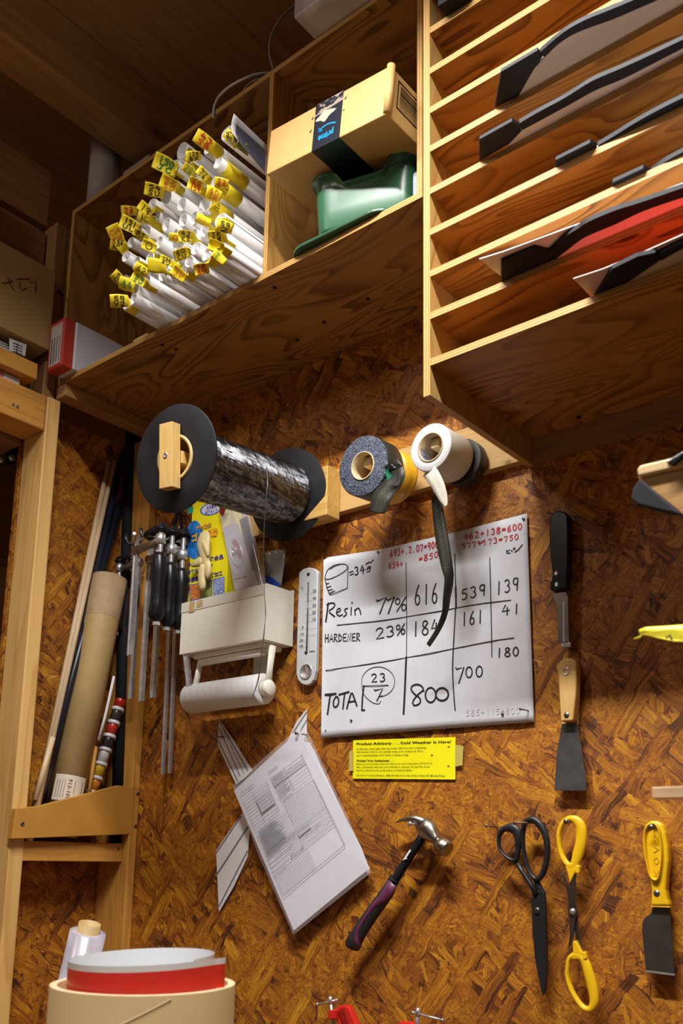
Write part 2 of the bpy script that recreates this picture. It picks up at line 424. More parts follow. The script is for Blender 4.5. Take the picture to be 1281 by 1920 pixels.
YPL = M('yellow_plastic', (.80, .47, .008), .35, var=.05)
CREAM = M('cream_plastic', (.86, .83, .71), .35, var=.03)
WPL = M('white_plastic', (.78, .77, .76), .4, var=.03)
REDP = M('red_paint', (.62, .02, .012), .35, var=.06)
KRAFT = M('kraft_card', (.47, .32, .13), .6, var=.06, scale=25)
CARD = M('carton_board', (.52, .32, .105), .65, var=.07, scale=14)
# ================================================================ SETTING
def struct(o): o['kind'] = 'structure'; return o
struct(MB().box((-2.035, 1.5, 0), (1.6, 1.53, 3.66)).build('wall_back', OSB))
struct(MB().box((-2.035, 1.163, 0), (-2.02, 1.5, 2.61), 0).build('wall_left', OSB))
FLOORM = wood('floor_boards', 0, (.36, .22, .11), (.2, .11, .05))
struct(MB().box((-3.6, -2.2, -.03), (1.6, 1.5, 0)).build('floor', FLOORM))
CEILM = wood('ceiling_boards', 1, (.30, .15, .055), (.15, .065, .022), bands=7)
ce = struct(MB().box((-3.6, -2.2, 3.69), (1.6, 1.5, 3.71)).build('ceiling', CEILM))
WORLD[ce.name] = Vector(ce.location)
for i in range(13):
    x0 = -3.55+i*.2
    MB().box((x0, -2.2, 3.672), (x0+.196, 1.5, 3.69)).build('ceiling_board', CEILM, ce, bevel=.002)
# the two roof beams and the sheathing between them at the left
BEAM = wood('beam', 1, (.42, .235, .085), (.27, .13, .038), k=.7, bands=6)
struct(MB().box((-1.85, -1.2, 3.31), (-1.75, 1.5, 3.48)).build('trim_beam', BEAM, bevel=.004))
struct(MB().box((-1.76, -1.2, 3.48), (.2, 1.5, 3.50)).build('trim_loft_boards', wood('loft_boards', 1, (.34, .175, .06), (.2, .085, .028), k=.8, bands=7)))
struct(MB().box((-2.5, -1.2, 3.50), (-1.86, 1.5, 3.66)).build('trim_upper_beam', BEAM, bevel=.004))
# far side of the opening: another room's wall
struct(MB().box((-2.95, -2.2, 0), (-2.9, 1.9, 3.66)).build('wall_far', PINE(1)))
struct(MB().box((-2.9, 1.5, 0), (-2.036, 1.53, 3.66)).build('wall_far_back', DARKW(0)))

# studs and rails of the left wall
def timber(name, a, b, mat, label=None, cat='timber', bev=.002, parent=None, kind=None):
    o = MB().box(a, b).build(name, mat, parent, bevel=bev)
    if label: tag(o, label, cat)
    if kind: o['kind'] = kind
    return o
frame = struct(thing('trim_1', None, None, (-1.97, 1.18, 0)))
st = wood('stud_front', 2, (.78, .48, .17), (.50, .24, .05), k=.8, bands=8, rough=.42)
MB().box((-2.012, 1.163, 0), (-1.92, 1.2, 2.602)).build('stud', st, frame, bevel=.003)
frame2 = struct(thing('trim_2', None, None, (-1.95, 1.48, 0)))
MB().box((-2.018, 1.474, 0), (-1.90, 1.498, 2.61)).build('stud', STUD(2), frame2, bevel=.002)
frame3 = struct(thing('trim_3', None, None, (-1.96, .9, 2.51)))
MB().box((-2.012, -.6, 2.51), (-1.92, 1.161, 2.60)).build('header_beam', STUD(1), frame3, bevel=.004)
MB().box((-2.06, -.6, 2.63), (-1.92, 1.13, 2.672)).build('rail', wood('orange_rail', 1, (.62, .3, .05), (.45, .19, .02)), frame3, bevel=.003)
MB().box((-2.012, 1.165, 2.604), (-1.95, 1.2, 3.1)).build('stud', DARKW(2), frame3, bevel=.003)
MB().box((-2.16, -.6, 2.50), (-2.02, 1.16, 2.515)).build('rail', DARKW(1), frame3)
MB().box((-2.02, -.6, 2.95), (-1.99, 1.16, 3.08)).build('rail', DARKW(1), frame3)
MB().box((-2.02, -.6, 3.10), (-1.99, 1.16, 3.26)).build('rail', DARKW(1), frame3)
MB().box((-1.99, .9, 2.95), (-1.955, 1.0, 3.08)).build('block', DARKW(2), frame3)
# pocket rail and slanted retaining board
frame4 = struct(thing('trim_4', None, None, (-1.96, 1.33, 1.48)))
MB().box((-2.012, 1.2, 1.485), (-1.922, 1.474, 1.53)).build('rail', STUD(1), frame4, bevel=.002)
P = [(-1.90, 1.168, 1.533), (-1.90, 1.522, 1.556), (-1.90, 1.522, 1.672), (-1.90, 1.447, 1.673), (-1.90, 1.172, 1.602)]
X0 = -1.90
pk = tag(thing('retaining_board', 'slanted tan board screwed across two studs, holding the tube and rods', 'board', (X0, 1.33, 1.53)))
bp = [onX(22, 1573, X0), onX(263.5, 1564, X0), onX(268, 1476, X0), onX(222, 1473, X0), onX(75, 1511, X0), onX(30, 1516, X0)]
for p in bp: p.y = min(p.y, 1.4985)
MB().prism(bp, (-.018, 0, 0)).build('panel', M('tan_board', (.52, .245, .04), .45, var=.1, scale=9), pk, bevel=.0015)
def screw(u, v, ax, val, parent, r=.005, nrm=None):
    c = hit(u, v, ax, val); n = Vector((0, 0, 0)); n[ax] = 1 if ax == 0 else -1
    mb = MB().lathe(c, n, [(0, r), (.0012, r*.9), (.0012, r*.5), (.0004, r*.35), (.0004, 0)], 16)
    return mb.build('screw', DSTEEL, parent)
for u, v in ((42, 1545), (258, 1488), (254, 1549)): screw(u, v, 0, X0, pk)
screw(222, 1591, 0, -1.922, frame4, .004)
for u, v in ((27, 765), (35, 769)): screw(u-2, v-6, 0, -1.92, frame3, .004)

# ================================================================ PLYWOOD WALL CABINET (left unit)
T = .012
unit = thing('wall_cabinet', 'wide open plywood wall cabinet full of paper rolls, box and tub', 'cabinet', (-1.4, 1.35, 2.646))
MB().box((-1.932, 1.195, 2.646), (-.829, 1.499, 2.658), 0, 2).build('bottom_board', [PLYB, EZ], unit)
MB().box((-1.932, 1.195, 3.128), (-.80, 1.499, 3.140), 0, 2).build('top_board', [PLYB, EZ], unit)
MB().box((-1.222, 1.195, 2.6585), (-1.210, 1.499, 3.1275), 0, 0).build('divider', [PLYV, EX], unit)
MB().box((-.841, 1.195, 2.6585), (-.829, 1.499, 3.1275), 0, 0).build('side_panel', [PLYV, EX], unit)
# the left side panel has a clipped top front corner
MB().prism([(-1.932, 1.195, 2.6585), (-1.932, 1.499, 2.6585), (-1.932, 1.499, 3.1275), (-1.932, 1.195, 3.1275)], (.012, 0, 0), 0, 1).build('side_panel', [PLYV, EX], unit)
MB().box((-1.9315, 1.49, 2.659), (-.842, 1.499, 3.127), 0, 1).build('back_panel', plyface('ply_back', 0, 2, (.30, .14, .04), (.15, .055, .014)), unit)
MB().box((-1.209, 1.30, 3.06), (-1.196, 1.489, 3.127)).build('cleat', PINE(1), unit)
MB().box((-1.94, 1.197, 2.612), (-1.90, 1.473, 2.6455)).build('batten', wood('batten', 1, (.42, .23, .08), (.26, .12, .035)), unit, bevel=.002)
for u, v in ((515, 539), (608, 604), (557, 637), (305, 647), (330, 655), (690, 560)):
    c = onZ(u, v, 2.646); MB().lathe(c, (0, 0, -1), [(0, .005), (.001, .0045), (.001, .0)], 14).build('screw', BLACKM, unit)

# ================================================================ RACK (right)
rack = thing('storage_rack', 'tall plywood rack of nine narrow pigeonhole shelves holding board blanks', 'rack', (-.2, 1.3, 2.233))
RX = .9; TOP = 3.2
MB().box((-.795, 1.149, 2.233), (-.782, 1.4985, TOP), 0, 0).build('side_panel', [plyface('ply_side_light', 2, 1, (.56, .36, .12), (.38, .19, .045)), EX], rack)
MB().box((RX, 1.149, 2.233), (RX+.012, 1.4985, TOP), 0, 0).build('side_panel', [PLYV, EX], rack)
ZS = [2.284, 2.367, 2.444, 2.521, 2.599, 2.681, 2.757, 2.836, 2.919, 3.0]
for z in ZS:
    MB().box((-.7815, 1.149, z), (RX-.0005, 1.4985, z+T), 0, 2).build('shelf_board', [PLYR, EZ], rack)
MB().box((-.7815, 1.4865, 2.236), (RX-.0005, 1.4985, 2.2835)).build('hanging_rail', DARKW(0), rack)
MB().box((-.7815, 1.4865, 2.30), (RX-.0005, 1.4985, 3.16)).build('back_panel', PLYR, rack)
for u, v in ((897, 773), (923, 857), (929, 821), (1031, 831)):
    c = onZ(u, v, 2.284) if v < 840 else onX(u, v, -.782)
for u, v in ((897, 773), (907, 792), (931, 821), (1085, 782)):
    c = onZ(u, v, 2.284)
    if c.y < 1.48: MB().lathe(c, (0, 0, -1), [(0, .005), (.001, .0045), (.001, .0)], 14).build('screw', BLACKM, rack)

# ---------------------------------------------------------------- board blanks lying in the rack
CORE = wood('core_wood', 0, (.50, .42, .36), (.33, .25, .21), bands=6, contrast=.6)
PINK = wood('pink_core', 0, (.80, .40, .42), (.66, .28, .30), bands=5, contrast=.4)
REDTOP = M('red_sheet', (.75, .07, .03), .4, var=.05)
SHEET = M('white_base_sheet', (.74, .66, .68), .4, var=.04)
PSHEET = M('pale_sheet', (.62, .42, .41), .4, var=.04)
EDGEB = M('edge_black', (.010, .010, .014), .55, **{'Specular IOR Level': .2})
def blank(z, tip, outer, inner, label, core=CORE, sheet=None, smat=SHEET, th=.007, topmat=None):
    zz = z+.0006
    t = thing('board_blank', label, 'board', tuple(onZ(tip[0][0], tip[0][1], zz)), 'board blanks lying in the plywood rack')
    Q = lambda pts, h: [onZ(u, v, h) for u, v in pts]
    tp = Q(tip, zz); MB().prism(tp, (0, 0, th)).build('tip_spacer', EDGEB, t, bevel=.0008)
    def smooth(P):
        o_ = []
        for k in range(len(P)-1):
            p0, p1, p2, p3 = [Vector((*P[min(max(j, 0), len(P)-1)], 0)) for j in (k-1, k, k+1, k+2)]
            for m in range(4):
                f = m/4; q = .5*((2*p1)+(p2-p0)*f+(2*p0-5*p1+4*p2-p3)*f*f+(3*p1-p0-3*p2+p3)*f*f*f); o_.append((q.x, q.y))
        return o_+[P[-1]]
    o = Q(smooth(outer), zz); i = Q(smooth(inner), zz)
    yl = o[-1].y; yi = i[-1].y
    o2 = o+[Vector((.3, max(yl-.01, 1.07), zz)), Vector((.85, yl, zz))]; i2 = i+[Vector((.3, max(yi-.01, 1.09), zz)), Vector((.85, yi+.002, zz))]
    MB().prism(o2+i2[::-1], (0, 0, th)).build('sidewall_strip', EDGEB, t)
    # board core behind the strip, reaching into the rack
    x0 = tp[-1].x+.02
    core_pts = [p+Vector((.0008, .0006, 0)) for p in tp[:3:-1]]+[p+Vector((.0008, .0006, 0)) for p in i2]+[Vector((.85, 1.46, zz)), Vector((tp[-1].x+.03, 1.46, zz)), Vector((tp[-1].x+.004, 1.25, zz))]
    MB().prism(core_pts, (0, 0, th-.001)).build('core', core, t)
    if sheet:
        s = Q(sheet, zz+th+.0003); e = s[-1]
        s2 = s+[Vector((.3, e.y-.01, e.z)), Vector((.85, e.y, e.z)), Vector((.85, 1.46, e.z)), Vector((s[0].x+.05, 1.46, e.z))]
        MB().prism(s2, (0, 0, .0015), 0).build('base_sheet', smat, t)
        if topmat: MB().prism([p+Vector((.004, .004, .0018)) for p in s2], (0, 0, .001)).build('top_sheet', topmat, t)
    return t
blank(2.693, [(928, 203), (940, 135), (1008, 95), (1018, 107), (1000, 130), (970, 183)],
      [(1013, 98), (1040, 74), (1065, 55), (1100, 36), (1140, 20), (1200, -5), (1281, -40)], [(1020, 108), (1045, 84), (1072, 66), (1105, 52), (1150, 36), (1210, 10), (1281, -20)],
      'grey wood-cored board blank with the largest black tip, uppermost of those whose tips show')
blank(2.611, [(899, 303), (899, 262), (960, 228), (975, 237), (978, 245), (952, 272)],
      [(974, 231), (1010, 210), (1060, 183), (1110, 152), (1165, 128), (1220, 103), (1281, 74)], [(979, 244), (1020, 222), (1068, 196), (1115, 170), (1170, 147), (1225, 119), (1281, 90)],
      'pale wood-cored board blank, black tip touching the rack edge second from top')
blank(2.533, [(1041, 315), (1042, 301), (1107, 268), (1120, 275), (1118, 280)],
      [(1121, 273), (1150, 256), (1190, 231), (1235, 206), (1281, 183)], [(1124, 278), (1155, 266), (1195, 246), (1240, 222), (1281, 203)],
      'dark-edged board blank barely peeking out, between the pale blank and the greyish one')
blank(2.456, [(1147, 357), (1149, 343), (1207, 316), (1221, 324), (1215, 330)],
      [(1222, 321), (1240, 308), (1260, 296), (1281, 285)], [(1226, 326), (1245, 316), (1263, 307), (1281, 299)],
      'board blank just above the pink one, only its small slate tip in view')
blank(2.379, [(940, 532), (940, 492), (1003, 466), (1030, 473), (1030, 497), (995, 512)],
      [(1030, 473), (1045, 458), (1062, 442), (1085, 428), (1105, 415), (1155, 394), (1200, 380), (1281, 352)], [(1033, 496), (1048, 481), (1062, 470), (1085, 452), (1105, 441), (1155, 420), (1206, 396), (1281, 370)],
      'board blank with pink core and white base sheet, second from the bottom of the rack', PINK, [(941, 519), (899, 486), (944, 472), (1034, 439), (1105, 413), (1175, 384), (1281, 344)])
blank(2.296, [(1114, 560), (1148, 505), (1195, 482), (1230, 474), (1238, 488), (1180, 528), (1158, 548)],
      [(1234, 478), (1255, 467), (1281, 455)], [(1240, 489), (1260, 477), (1281, 466)],
      'lowest board blank in the rack, white rim, rosy base and black tip', CORE, [(1112, 560), (1075, 523), (1130, 505), (1200, 476), (1281, 440)], PSHEET, topmat=REDTOP)
tag(MB().prism([onZ(u, v, 2.9316) for u, v in ((821, 12), (836, 33), (892, 0), (870, -20))], (0, 0, .012)).build('spacer_plate', BLACKM, bevel=.001), 'dark slate plate in the top pigeonhole beside the rack side', 'plate')
# ================================================================ THINGS ON THE BACK WALL
NY = Vector((0, -1, 0))
def nail(u, v, y0, y1=1.4985, r=.0016, dz=.0, dx=0, mat=DSTEEL, parent=None, name='nail', head=.0035):
    """nail whose head shows at pixel u,v at depth y0 and which runs back into the wall"""
    a = onY(u, v, y0); b = Vector((a.x+dx, y1, a.z+dz)); d = (b-a).normalized()
    mb = MB().tube([a, b], r, 8).lathe(a-d*.001, d, [(0, 0), (0, head), (.0015, head), (.0015, 0)], 12)
    return mb.build(name, mat, parent)
# ---- mounting timbers
plank = tag(MB().box((-1.60, 1.480, 2.243), (-.797, 1.4995, 2.345)).build('mounting_plank', wood('plank_pine', 0, (.60, .38, .14), (.42, .22, .06), contrast=.6), bevel=.001), 'pine plank fixed flat on the wall behind the tape rolls', 'plank')
bx = onY(638, 960, 1.48).x; by = onX(613, 950, bx).y
beam = tag(MB().box((-1.45, by, onX(613, 965, bx).z), (bx, 1.479, onX(613, 871, bx).z)).build('mounting_block', wood('block_pine', 0, (.66, .42, .12), (.45, .22, .04), k=1.5), bevel=.002), 'thick pine block on the plank that carries the black spool', 'timber')

# ---- spool of carbon tow
ca, cb_ = Vector((-1.318, 1.076, 2.2435)), Vector((-1.352, 1.43, 2.292))
cb_ = ca+(cb_-ca)*min(1, (by-.010-ca.y)/(cb_.y-ca.y))
ax = (cb_-ca).normalized(); L = (cb_-ca).length
sp = thing('tow_spool', 'big black-flanged spool of glossy black carbon fibre', 'spool', tuple(ca-Vector((0, 0, .105))))
FL = M('flange', (.010, .010, .013), .5, var=.4, scale=18, **{'Specular IOR Level': .35})
for s0 in (0, L-.003):
    MB().lathe(ca+ax*s0, ax, [(0, .0455), (0, .104), (.003, .1045), (.003, .0455)], 72).build('flange', FL, sp, bevel=.0006)
# core tube with ribbed inside
MB().lathe(ca-ax*.002, ax, [(0, .0455), (0, .039), (L+.004, .039), (L+.004, .0455), (0, .0455)], 48).build('core_tube', M('core_card', (.52, .36, .15), .6, var=.1, scale=300), sp)
def towmat():
    t = NT('carbon_tow'); co = t.coords(False)
    sx = t.node('ShaderNodeSeparateXYZ'); t.put(sx.inputs[0], co)
    y = t.math('MULTIPLY', sx.outputs[1], 1/.0115)
    nz = t.noise(t.map(co, (60, 25, 200)), 1, 3, .6)
    zig = t.math('MULTIPLY', t.math('PINGPONG', t.math('MULTIPLY', sx.outputs[2], 70), 1.0), .35)
    c = t.ramp(nz.outputs[0], [(.38, (.07, .07, .075)), (.62, (.34, .34, .37))])
    t.bump(nz.outputs[0], .35, .001)
    tg = t.node('ShaderNodeTangent', direction_type='RADIAL', axis='Y'); t.put(t.bs.inputs['Tangent'], tg.outputs[0])
    t.bs.inputs['Anisotropic'].default_value = 1.0; t.bs.inputs['Anisotropic Rotation'].default_value = .25
    return t.out(c, .39, 1.)
TOW = towmat()
random.seed(21); mb = MB(); u_ = ax.orthogonal().normalized(); v_ = ax.cross(u_)
pw, NA = .0092, 26; nb = int((L-.011)/pw)
def rc_(d, th, r): return ca+ax*d+u_*(r*math.cos(th))+v_*(r*math.sin(th))
# flat laps of tow crossing in a loose basket weave, every lap lying at its own slight tilt
for k in range(NA):
    t0_, t1_ = 2*math.pi*k/NA, 2*math.pi*(k+1)/NA
    shift = (k % 2)*.5+random.uniform(-.12, .12)
    d = .004-shift*pw
    while d < L-.007:
        w1 = pw*random.uniform(.8, 1.2); a_ = max(.004, d); b_ = min(L-.007, d+w1)
        if b_-a_ > .0008:
            ti, tj, ro = random.uniform(-.0006, .0006), random.uniform(-.0010, .0010), random.uniform(0, .0006)
            sk_ = random.uniform(-.0012, .0012); g = []
            for m in range(3):
                th = t0_+(t1_-t0_)*m/2; row = []
                for q in range(3):
                    dd = a_+(b_-a_)*q/2; bulge = .0007*(1-(q-1)**2)+.0003*(1-(m-1)**2)
                    row.append(rc_(min(max(dd+sk_*(m-1), .004), L-.007), th, .0655+ro+ti*(q-1)*.6+tj*(m-1)+bulge))
                g.append(row)
            mb.sheet(g)
        d += w1
mb.build('wound_tow', TOW, sp)
MB().lathe(ca, ax, [(.004, .0456), (.004, .0645), (L-.007, .0645), (L-.007, .0456)], 64).build('tow_core', BLACKP, sp)
# wooden yoke: bar over the end and shaft through the core
def obox(mb, c, ax_, ay, az, mi=0):
    c = Vector(c); vs = [c+Vector(ax_)*i+Vector(ay)*j+Vector(az)*k for i in (-1, 1) for j in (-1, 1) for k in (-1, 1)]
    return mb.add(vs, [(0, 1, 3, 2), (4, 6, 7, 5), (0, 4, 5, 1), (2, 3, 7, 6), (0, 2, 6, 4), (1, 5, 7, 3)], mi)
xs = Vector((0, 0, 1)).cross(ax).normalized()*-1; zs = xs.cross(ax).normalized()
if zs.z < 0: zs = -zs
tilt = .06; zb = (zs*math.cos(tilt)+xs*math.sin(tilt)); xb = (xs*math.cos(tilt)-zs*math.sin(tilt))
BARM = wood('bar_pine', 2, (.66, .43, .15), (.48, .27, .07), contrast=.5)
ho = thing('spool_holder', 'pine bar screwed across the open end of the carbon spool, with its shaft', 'holder', tuple(ca-ax*.015-zb*.06))
obox(MB(), ca-ax*.014, xb*.0165, ax*.0115, zb*.062).build('crossbar', BARM, ho, bevel=.001)
obox(MB(), ca+ax*((L-.002)*.5), xb*.018, ax*((L-.002)*.5), zb*.012).build('shaft', BARM, ho, bevel=.001)
MB().lathe(ca-ax*.0255, -ax, [(0, .0055), (.0012, .005), (.0012, .003), (0, .002), (0, 0)], 18).build('screw', STEEL, ho)
# loose carbon tow
def strip3(pts, wd, mat, name, label=None, cat=None, parent=None, thick=.0006, twist=None):
    """pts: list of (u,v,y,[width,angle])"""
    P_ = [(onY(p[0], p[1], p[2]), p[3] if len(p) > 3 else wd, p[4] if len(p) > 4 else 0) for p in pts]
    # resample
    Q = []
    for i in range(len(P_)-1):
        for k in range(6):
            f = k/6; f2 = f
            p0 = P_[max(i-1, 0)][0]; p1 = P_[i][0]; p2 = P_[i+1][0]; p3 = P_[min(i+2, len(P_)-1)][0]
            q = .5*((2*p1)+(p2-p0)*f+(2*p0-5*p1+4*p2-p3)*f*f+(3*p1-p0-3*p2+p3)*f*f*f)
            Q.append((q, P_[i][1]*(1-f)+P_[i+1][1]*f, P_[i][2]*(1-f)+P_[i+1][2]*f))
    Q.append(P_[-1]); g = []
    for i, (q, wd_, an) in enumerate(Q):
        t = (Q[min(i+1, len(Q)-1)][0]-Q[max(i-1, 0)][0]).normalized()
        s_ = t.cross(NY).normalized(); b = t.cross(s_); d = s_*math.cos(an)+b*math.sin(an)
        g.append([q-d*wd_/2, q-d*wd_*.17, q+d*wd_*.17, q+d*wd_/2])
    o = MB().sheet(g).build(name, mat, parent, solid=thick)
    return tag(o, label, cat) if label else o
strip3([(499, 878, 1.245, .008, .2), (501, 905, 1.225, .0085, .5), (497, 960, 1.225, .008, .8), (494, 1040, 1.25, .005, .3), (496, 1110, 1.28, .007, .8), (498, 1150, 1.30, .005, .4), (494, 1200, 1.33, .004, 1.2), (489, 1240, 1.35, .003, .4), (484, 1275, 1.355, .003, 0), (474, 1306, 1.36, .001, 0)],
       .006, M('tow_strip', (.16, .16, .17), .35, .7), 'loose_tow', parent=sp, thick=.0008)

# ---- tape rolls on pegs
def weave(name, c1, c2, sc, rough=.35, metal=.4, bumpv=.6):
    t = NT(name); co = t.coords(False)
    ch = t.node('ShaderNodeTexVoronoi'); t.put(ch.inputs['Vector'], t.map(co, (sc, sc, sc))); ch.inputs['Scale'].default_value = 1.
    nz = t.noise(t.map(co, (sc*.9, sc*.25, sc*1.3)), 1, 2, .6, 2.5).outputs[0]
    c = t.ramp(nz, [(.46, c1), (.58, c2)]); t.bump(nz, bumpv, .002); return t.out(c, rough, metal)
def grid_cloth(name, c1, c2, pitch, rough=.5, metal=0.):
    t = NT(name); co = t.coords(False); sx = t.node('ShaderNodeSeparateXYZ'); t.put(sx.inputs[0], co)
    a = t.math('PINGPONG', t.math('MULTIPLY', t.math('ADD', sx.outputs[0], sx.outputs[1]), 1/pitch), 1.)
    b = t.math('PINGPONG', t.math('MULTIPLY', sx.outputs[2], 1/pitch), 1.)
    m_ = t.math('MULTIPLY', t.math('GREATER_THAN', a, .3), t.math('GREATER_THAN', b, .3))
    t.bump(t.math('MULTIPLY', a, b), .5, .001)
    return t.out(t.mix(m_, c1, c2), rough, metal)
CARBR = weave('carbon_side', (.004, .005, .008), (.26, .30, .42), 330, .4, .5, 1.)
CARBC = grid_cloth('carbon_cloth', (.012, .012, .012), (.075, .07, .05), .0016, .35, .3)
GLASS_ = grid_cloth('glass_cloth', (.60, .55, .46), (.76, .72, .64), .0017, .55)
GLSIDE = M('glass_roll_side', (.74, .74, .76), .45, var=.06, scale=200)
def taperoll(u, v, ub, vb, yb, R, r, name, label, side, cloth, cat='tape roll', tiltz=0):
    b = onY(ub, vb, yb); f = onX(u, v, b.x); f.z = f.z
    a = (b-f).normalized(); Ln = (b-f).length
    t = thing(name, label, cat, tuple(f-Vector((0, 0, R))))
    MB().lathe(f, a, [(0, r+.0025), (0, R*.97), (.0015, R), (Ln-.0015, R), (Ln, R*.97), (Ln, r+.0025)], 64, [0, 0, 1, 0, 0]).build('wound_tape', [side, cloth], t)
    MB().lathe(f-a*.0015, a, [(0, r+.0025), (0, r), (Ln+.003, r), (Ln+.003, r+.0025), (0, r+.0025)], 40).build('core_tube', M('core_card_2', (.55, .42, .24), .55), t)
    return t, f, b, a, Ln
tb, f1, b1, a1, L1 = taperoll(680.3, 873.5, 711, 886, 1.395, .0605, .0262, 'carbon_tape_roll', 'roll of black woven carbon tape with ragged end on a wooden peg', CARBR, CARBC)
# tail of the black tape
strip3([(738, 868, 1.352, .03, .5), (741, 895, 1.35, .055, .15), (728, 915, 1.345, .05, .1), (715, 935, 1.34, .05, 0), (707, 962, 1.34, .038, 0)], .05, CARBC, 'tape_tail', parent=tb)
strip3([(722, 880, 1.325, .012, .3), (736, 876, 1.32, .014, .2), (752, 872, 1.335, .012, 0)], .012, BLACKP, 'tape_tail', parent=tb)
MB().add([onY(721, 882, 1.321), onY(733, 877, 1.322), onY(735, 894, 1.326), onY(727, 901, 1.324)], [(0, 1, 2, 3)]).build('green_tape', M('green_tape', (.01, .14, .07), .3), tb, solid=.0008)
# narrow roll with yellow core behind
yb = thing('yellow_core_roll', 'yellow core of a clear tape roll behind the black carbon roll', 'tape roll', tuple(onY(757, 925, 1.44)))
c0 = Vector((b1.x+.010, 1.405, b1.z-.002))
MB().lathe(c0, (0, 1, 0), [(0, .034), (0, .052), (.022, .047), (.03, .054), (.034, .054), (.034, .034), (0, .034)], 48).build('core', M('yellow_core', (.80, .42, .02), .4), yb)
CLEAR = None
def clearmat(name, col=(1, 1, 1), alpha=.25, rough=.1):
    if name in MATS: return MATS[name]
    t = NT(name); t.bs.inputs['Alpha'].default_value = alpha
    MATS[name] = t.out(col, rough); return MATS[name]
CLR = clearmat('clear_film', (.8, .8, .8), .22)
MB().tube([onY(u, v, 1.39) for u, v in ((757, 925), (752, 935), (735, 943), (725, 952), (716, 963), (708, 963), (704, 955), (706, 948))], .0006, 6).build('clear_tail', CLR, yb)
# white roll and the black disc behind
tw, f2, b2, a2, L2 = taperoll(807.5, 838.5, 850, 862, 1.44, .0462, .0262, 'glass_tape_roll', 'roll of white glass cloth tape, its end hanging in a point', GLSIDE, GLASS_)
strip3([(801, 880, f2.y+.01, .03, .15), (812, 893, f2.y-.001, .030, .1), (824, 915, f2.y-.001, .026, .05), (832, 935, f2.y, .018, 0), (837, 949, f2.y, .005, 0)], .03, GLASS_, 'tape_tail', parent=tw)
tk = tag(MB().lathe(Vector((b2.x+.012, 1.447, b2.z-.004)), (0, 1, 0), [(0, .0265), (0, .046), (.025, .046), (.025, .0265), (0, .0265)], 48).build('carbon_strip_roll', M('dark_cloth', (.02, .02, .02), .5), bevel=.001), 'narrow black roll behind the white tape roll, trailing a carbon strip', 'tape roll')
# printing inside the white roll core
mb = MB()
def incore(txt, fa, fb, d0, d1, c, axv, r):
    # text laid on the inner wall between angles fa..fb and depths d0..d1
    u = Vector((1, 0, 0)); v_ = Vector((0, 0, 1))
    pt = lambda an, d: c+axv*d+u*(r*math.cos(an))+v_*(r*math.sin(an))
    return [pt(fa, d0), pt(fb, d0), pt(fb, d1), pt(fa, d1)]
for k, (s_, an) in enumerate((('THALIA', 3.3), ('2AJU', 3.75), ('MADE IN', 4.2))):
    text_mb(mb, s_, incore(s_, an, an+.38, .006, .024, f2, a2, .0256), bold=.02)
mb.build('core_print', BLKINK, tw)
MB().sheet([[f2+a2*d+Vector((math.cos(2.9+.2*k), 0, math.sin(2.9+.2*k)))*.0259 for k in range(11)] for d in (.003, .034)]).build('core_label', M('core_paper', (.55, .58, .75), .5), tw)
# pegs
for (f_, b_, nm, lb) in ((f1, b1, 'peg', 'square wooden peg inside the black carbon roll'), (f2, b2, 'peg', 'square wooden peg inside the white tape roll')):
    top = Vector((f_.x, 0, f_.z+.0255-.0115))
    p0 = Vector((b_.x-.0, f_.y+.012, top.z)); mb = MB().box((b_.x-.009, f_.y+.014, top.z-.009), (b_.x+.009, 1.479, top.z+.009))
    tag(mb.build(nm, PINEP(1), bevel=.001), lb, 'peg')
# long twisted carbon strip and its clear threads
cs = tk
strip3([(822, 903, 1.425, .022, .2), (818, 925, 1.41, .026, .2), (822, 965, 1.405, .027, .1), (829, 1010, 1.405, .027, -.1), (838, 1060, 1.41, .022, -.4), (842, 1085, 1.415, .018, -.9), (838, 1120, 1.42, .018, -1.3), (834, 1150, 1.425, .012, -1.), (822, 1180, 1.43, .010, -.4), (803, 1210, 1.435, .010, -.1)], .02, CARBC, 'carbon_strip', parent=cs)
for dx in (0, 5): MB().tube([onY(u+dx, v, 1.45) for u, v in ((803, 1208), (792, 1222), (783, 1240), (781, 1262), (779, 1275))], .0005, 5).build('clear_thread', CLR, cs)

# ---- big handwritten sheet
S0 = (590, 950, 2.979)
PY = 1.4945
def curl(u, v):
    # the left edge rolls away from the wall a little, the top left corner most
    k = max(0, 1-(u-604)/26.); return -.012*k*k*(1 if v < 1200 else .5)
sheetT = thing('note_sheet', 'large white sheet with hand-lettered resin and hardener table, nailed to the wall', 'sheet', tuple(onY(605, 1382, PY)))
def sp_(zx, zy): return (S0[0]+zx/S0[2], S0[1]+zy/S0[2])
def pp(zx, zy, d=.0006):
    u, v = sp_(zx, zy); k = max(0, 1-(u-604)/30.)
    return onY(u, v, PY-.001-.008*k*k-.0008*math.sin(u*.06)-.0006*math.sin(v*.05+u*.02)-d)
topc = [(50, 300), (75, 283), (352, 242), (760, 150), (1186, 38)]
botc = [(36, 1292), (75, 1290), (430, 1262), (830, 1232), (1226, 1202)]
lx = lambda c, k: (c[int(k)][0]+(c[min(int(k)+1, 4)][0]-c[int(k)][0])*(k-int(k)), c[int(k)][1]+(c[min(int(k)+1, 4)][1]-c[int(k)][1])*(k-int(k)))
g = []
for j in range(25):
    row = []
    for i in range(49):
        k = i/12; a = lx(topc, k); b = lx(botc, k); f = j/24
        q = pp(a[0]*(1-f)+b[0]*f, a[1]*(1-f)+b[1]*f, 0)
        row.append(q)
    g.append(row)
MB().sheet(g).build('paper', WHITE, sheetT, solid=.0006)
ink = MB(); red = MB(); thick = MB(); faint = MB()
D = .0011; PXM = (onY(*sp_(601, 600), PY)-onY(*sp_(600, 600), PY)).length
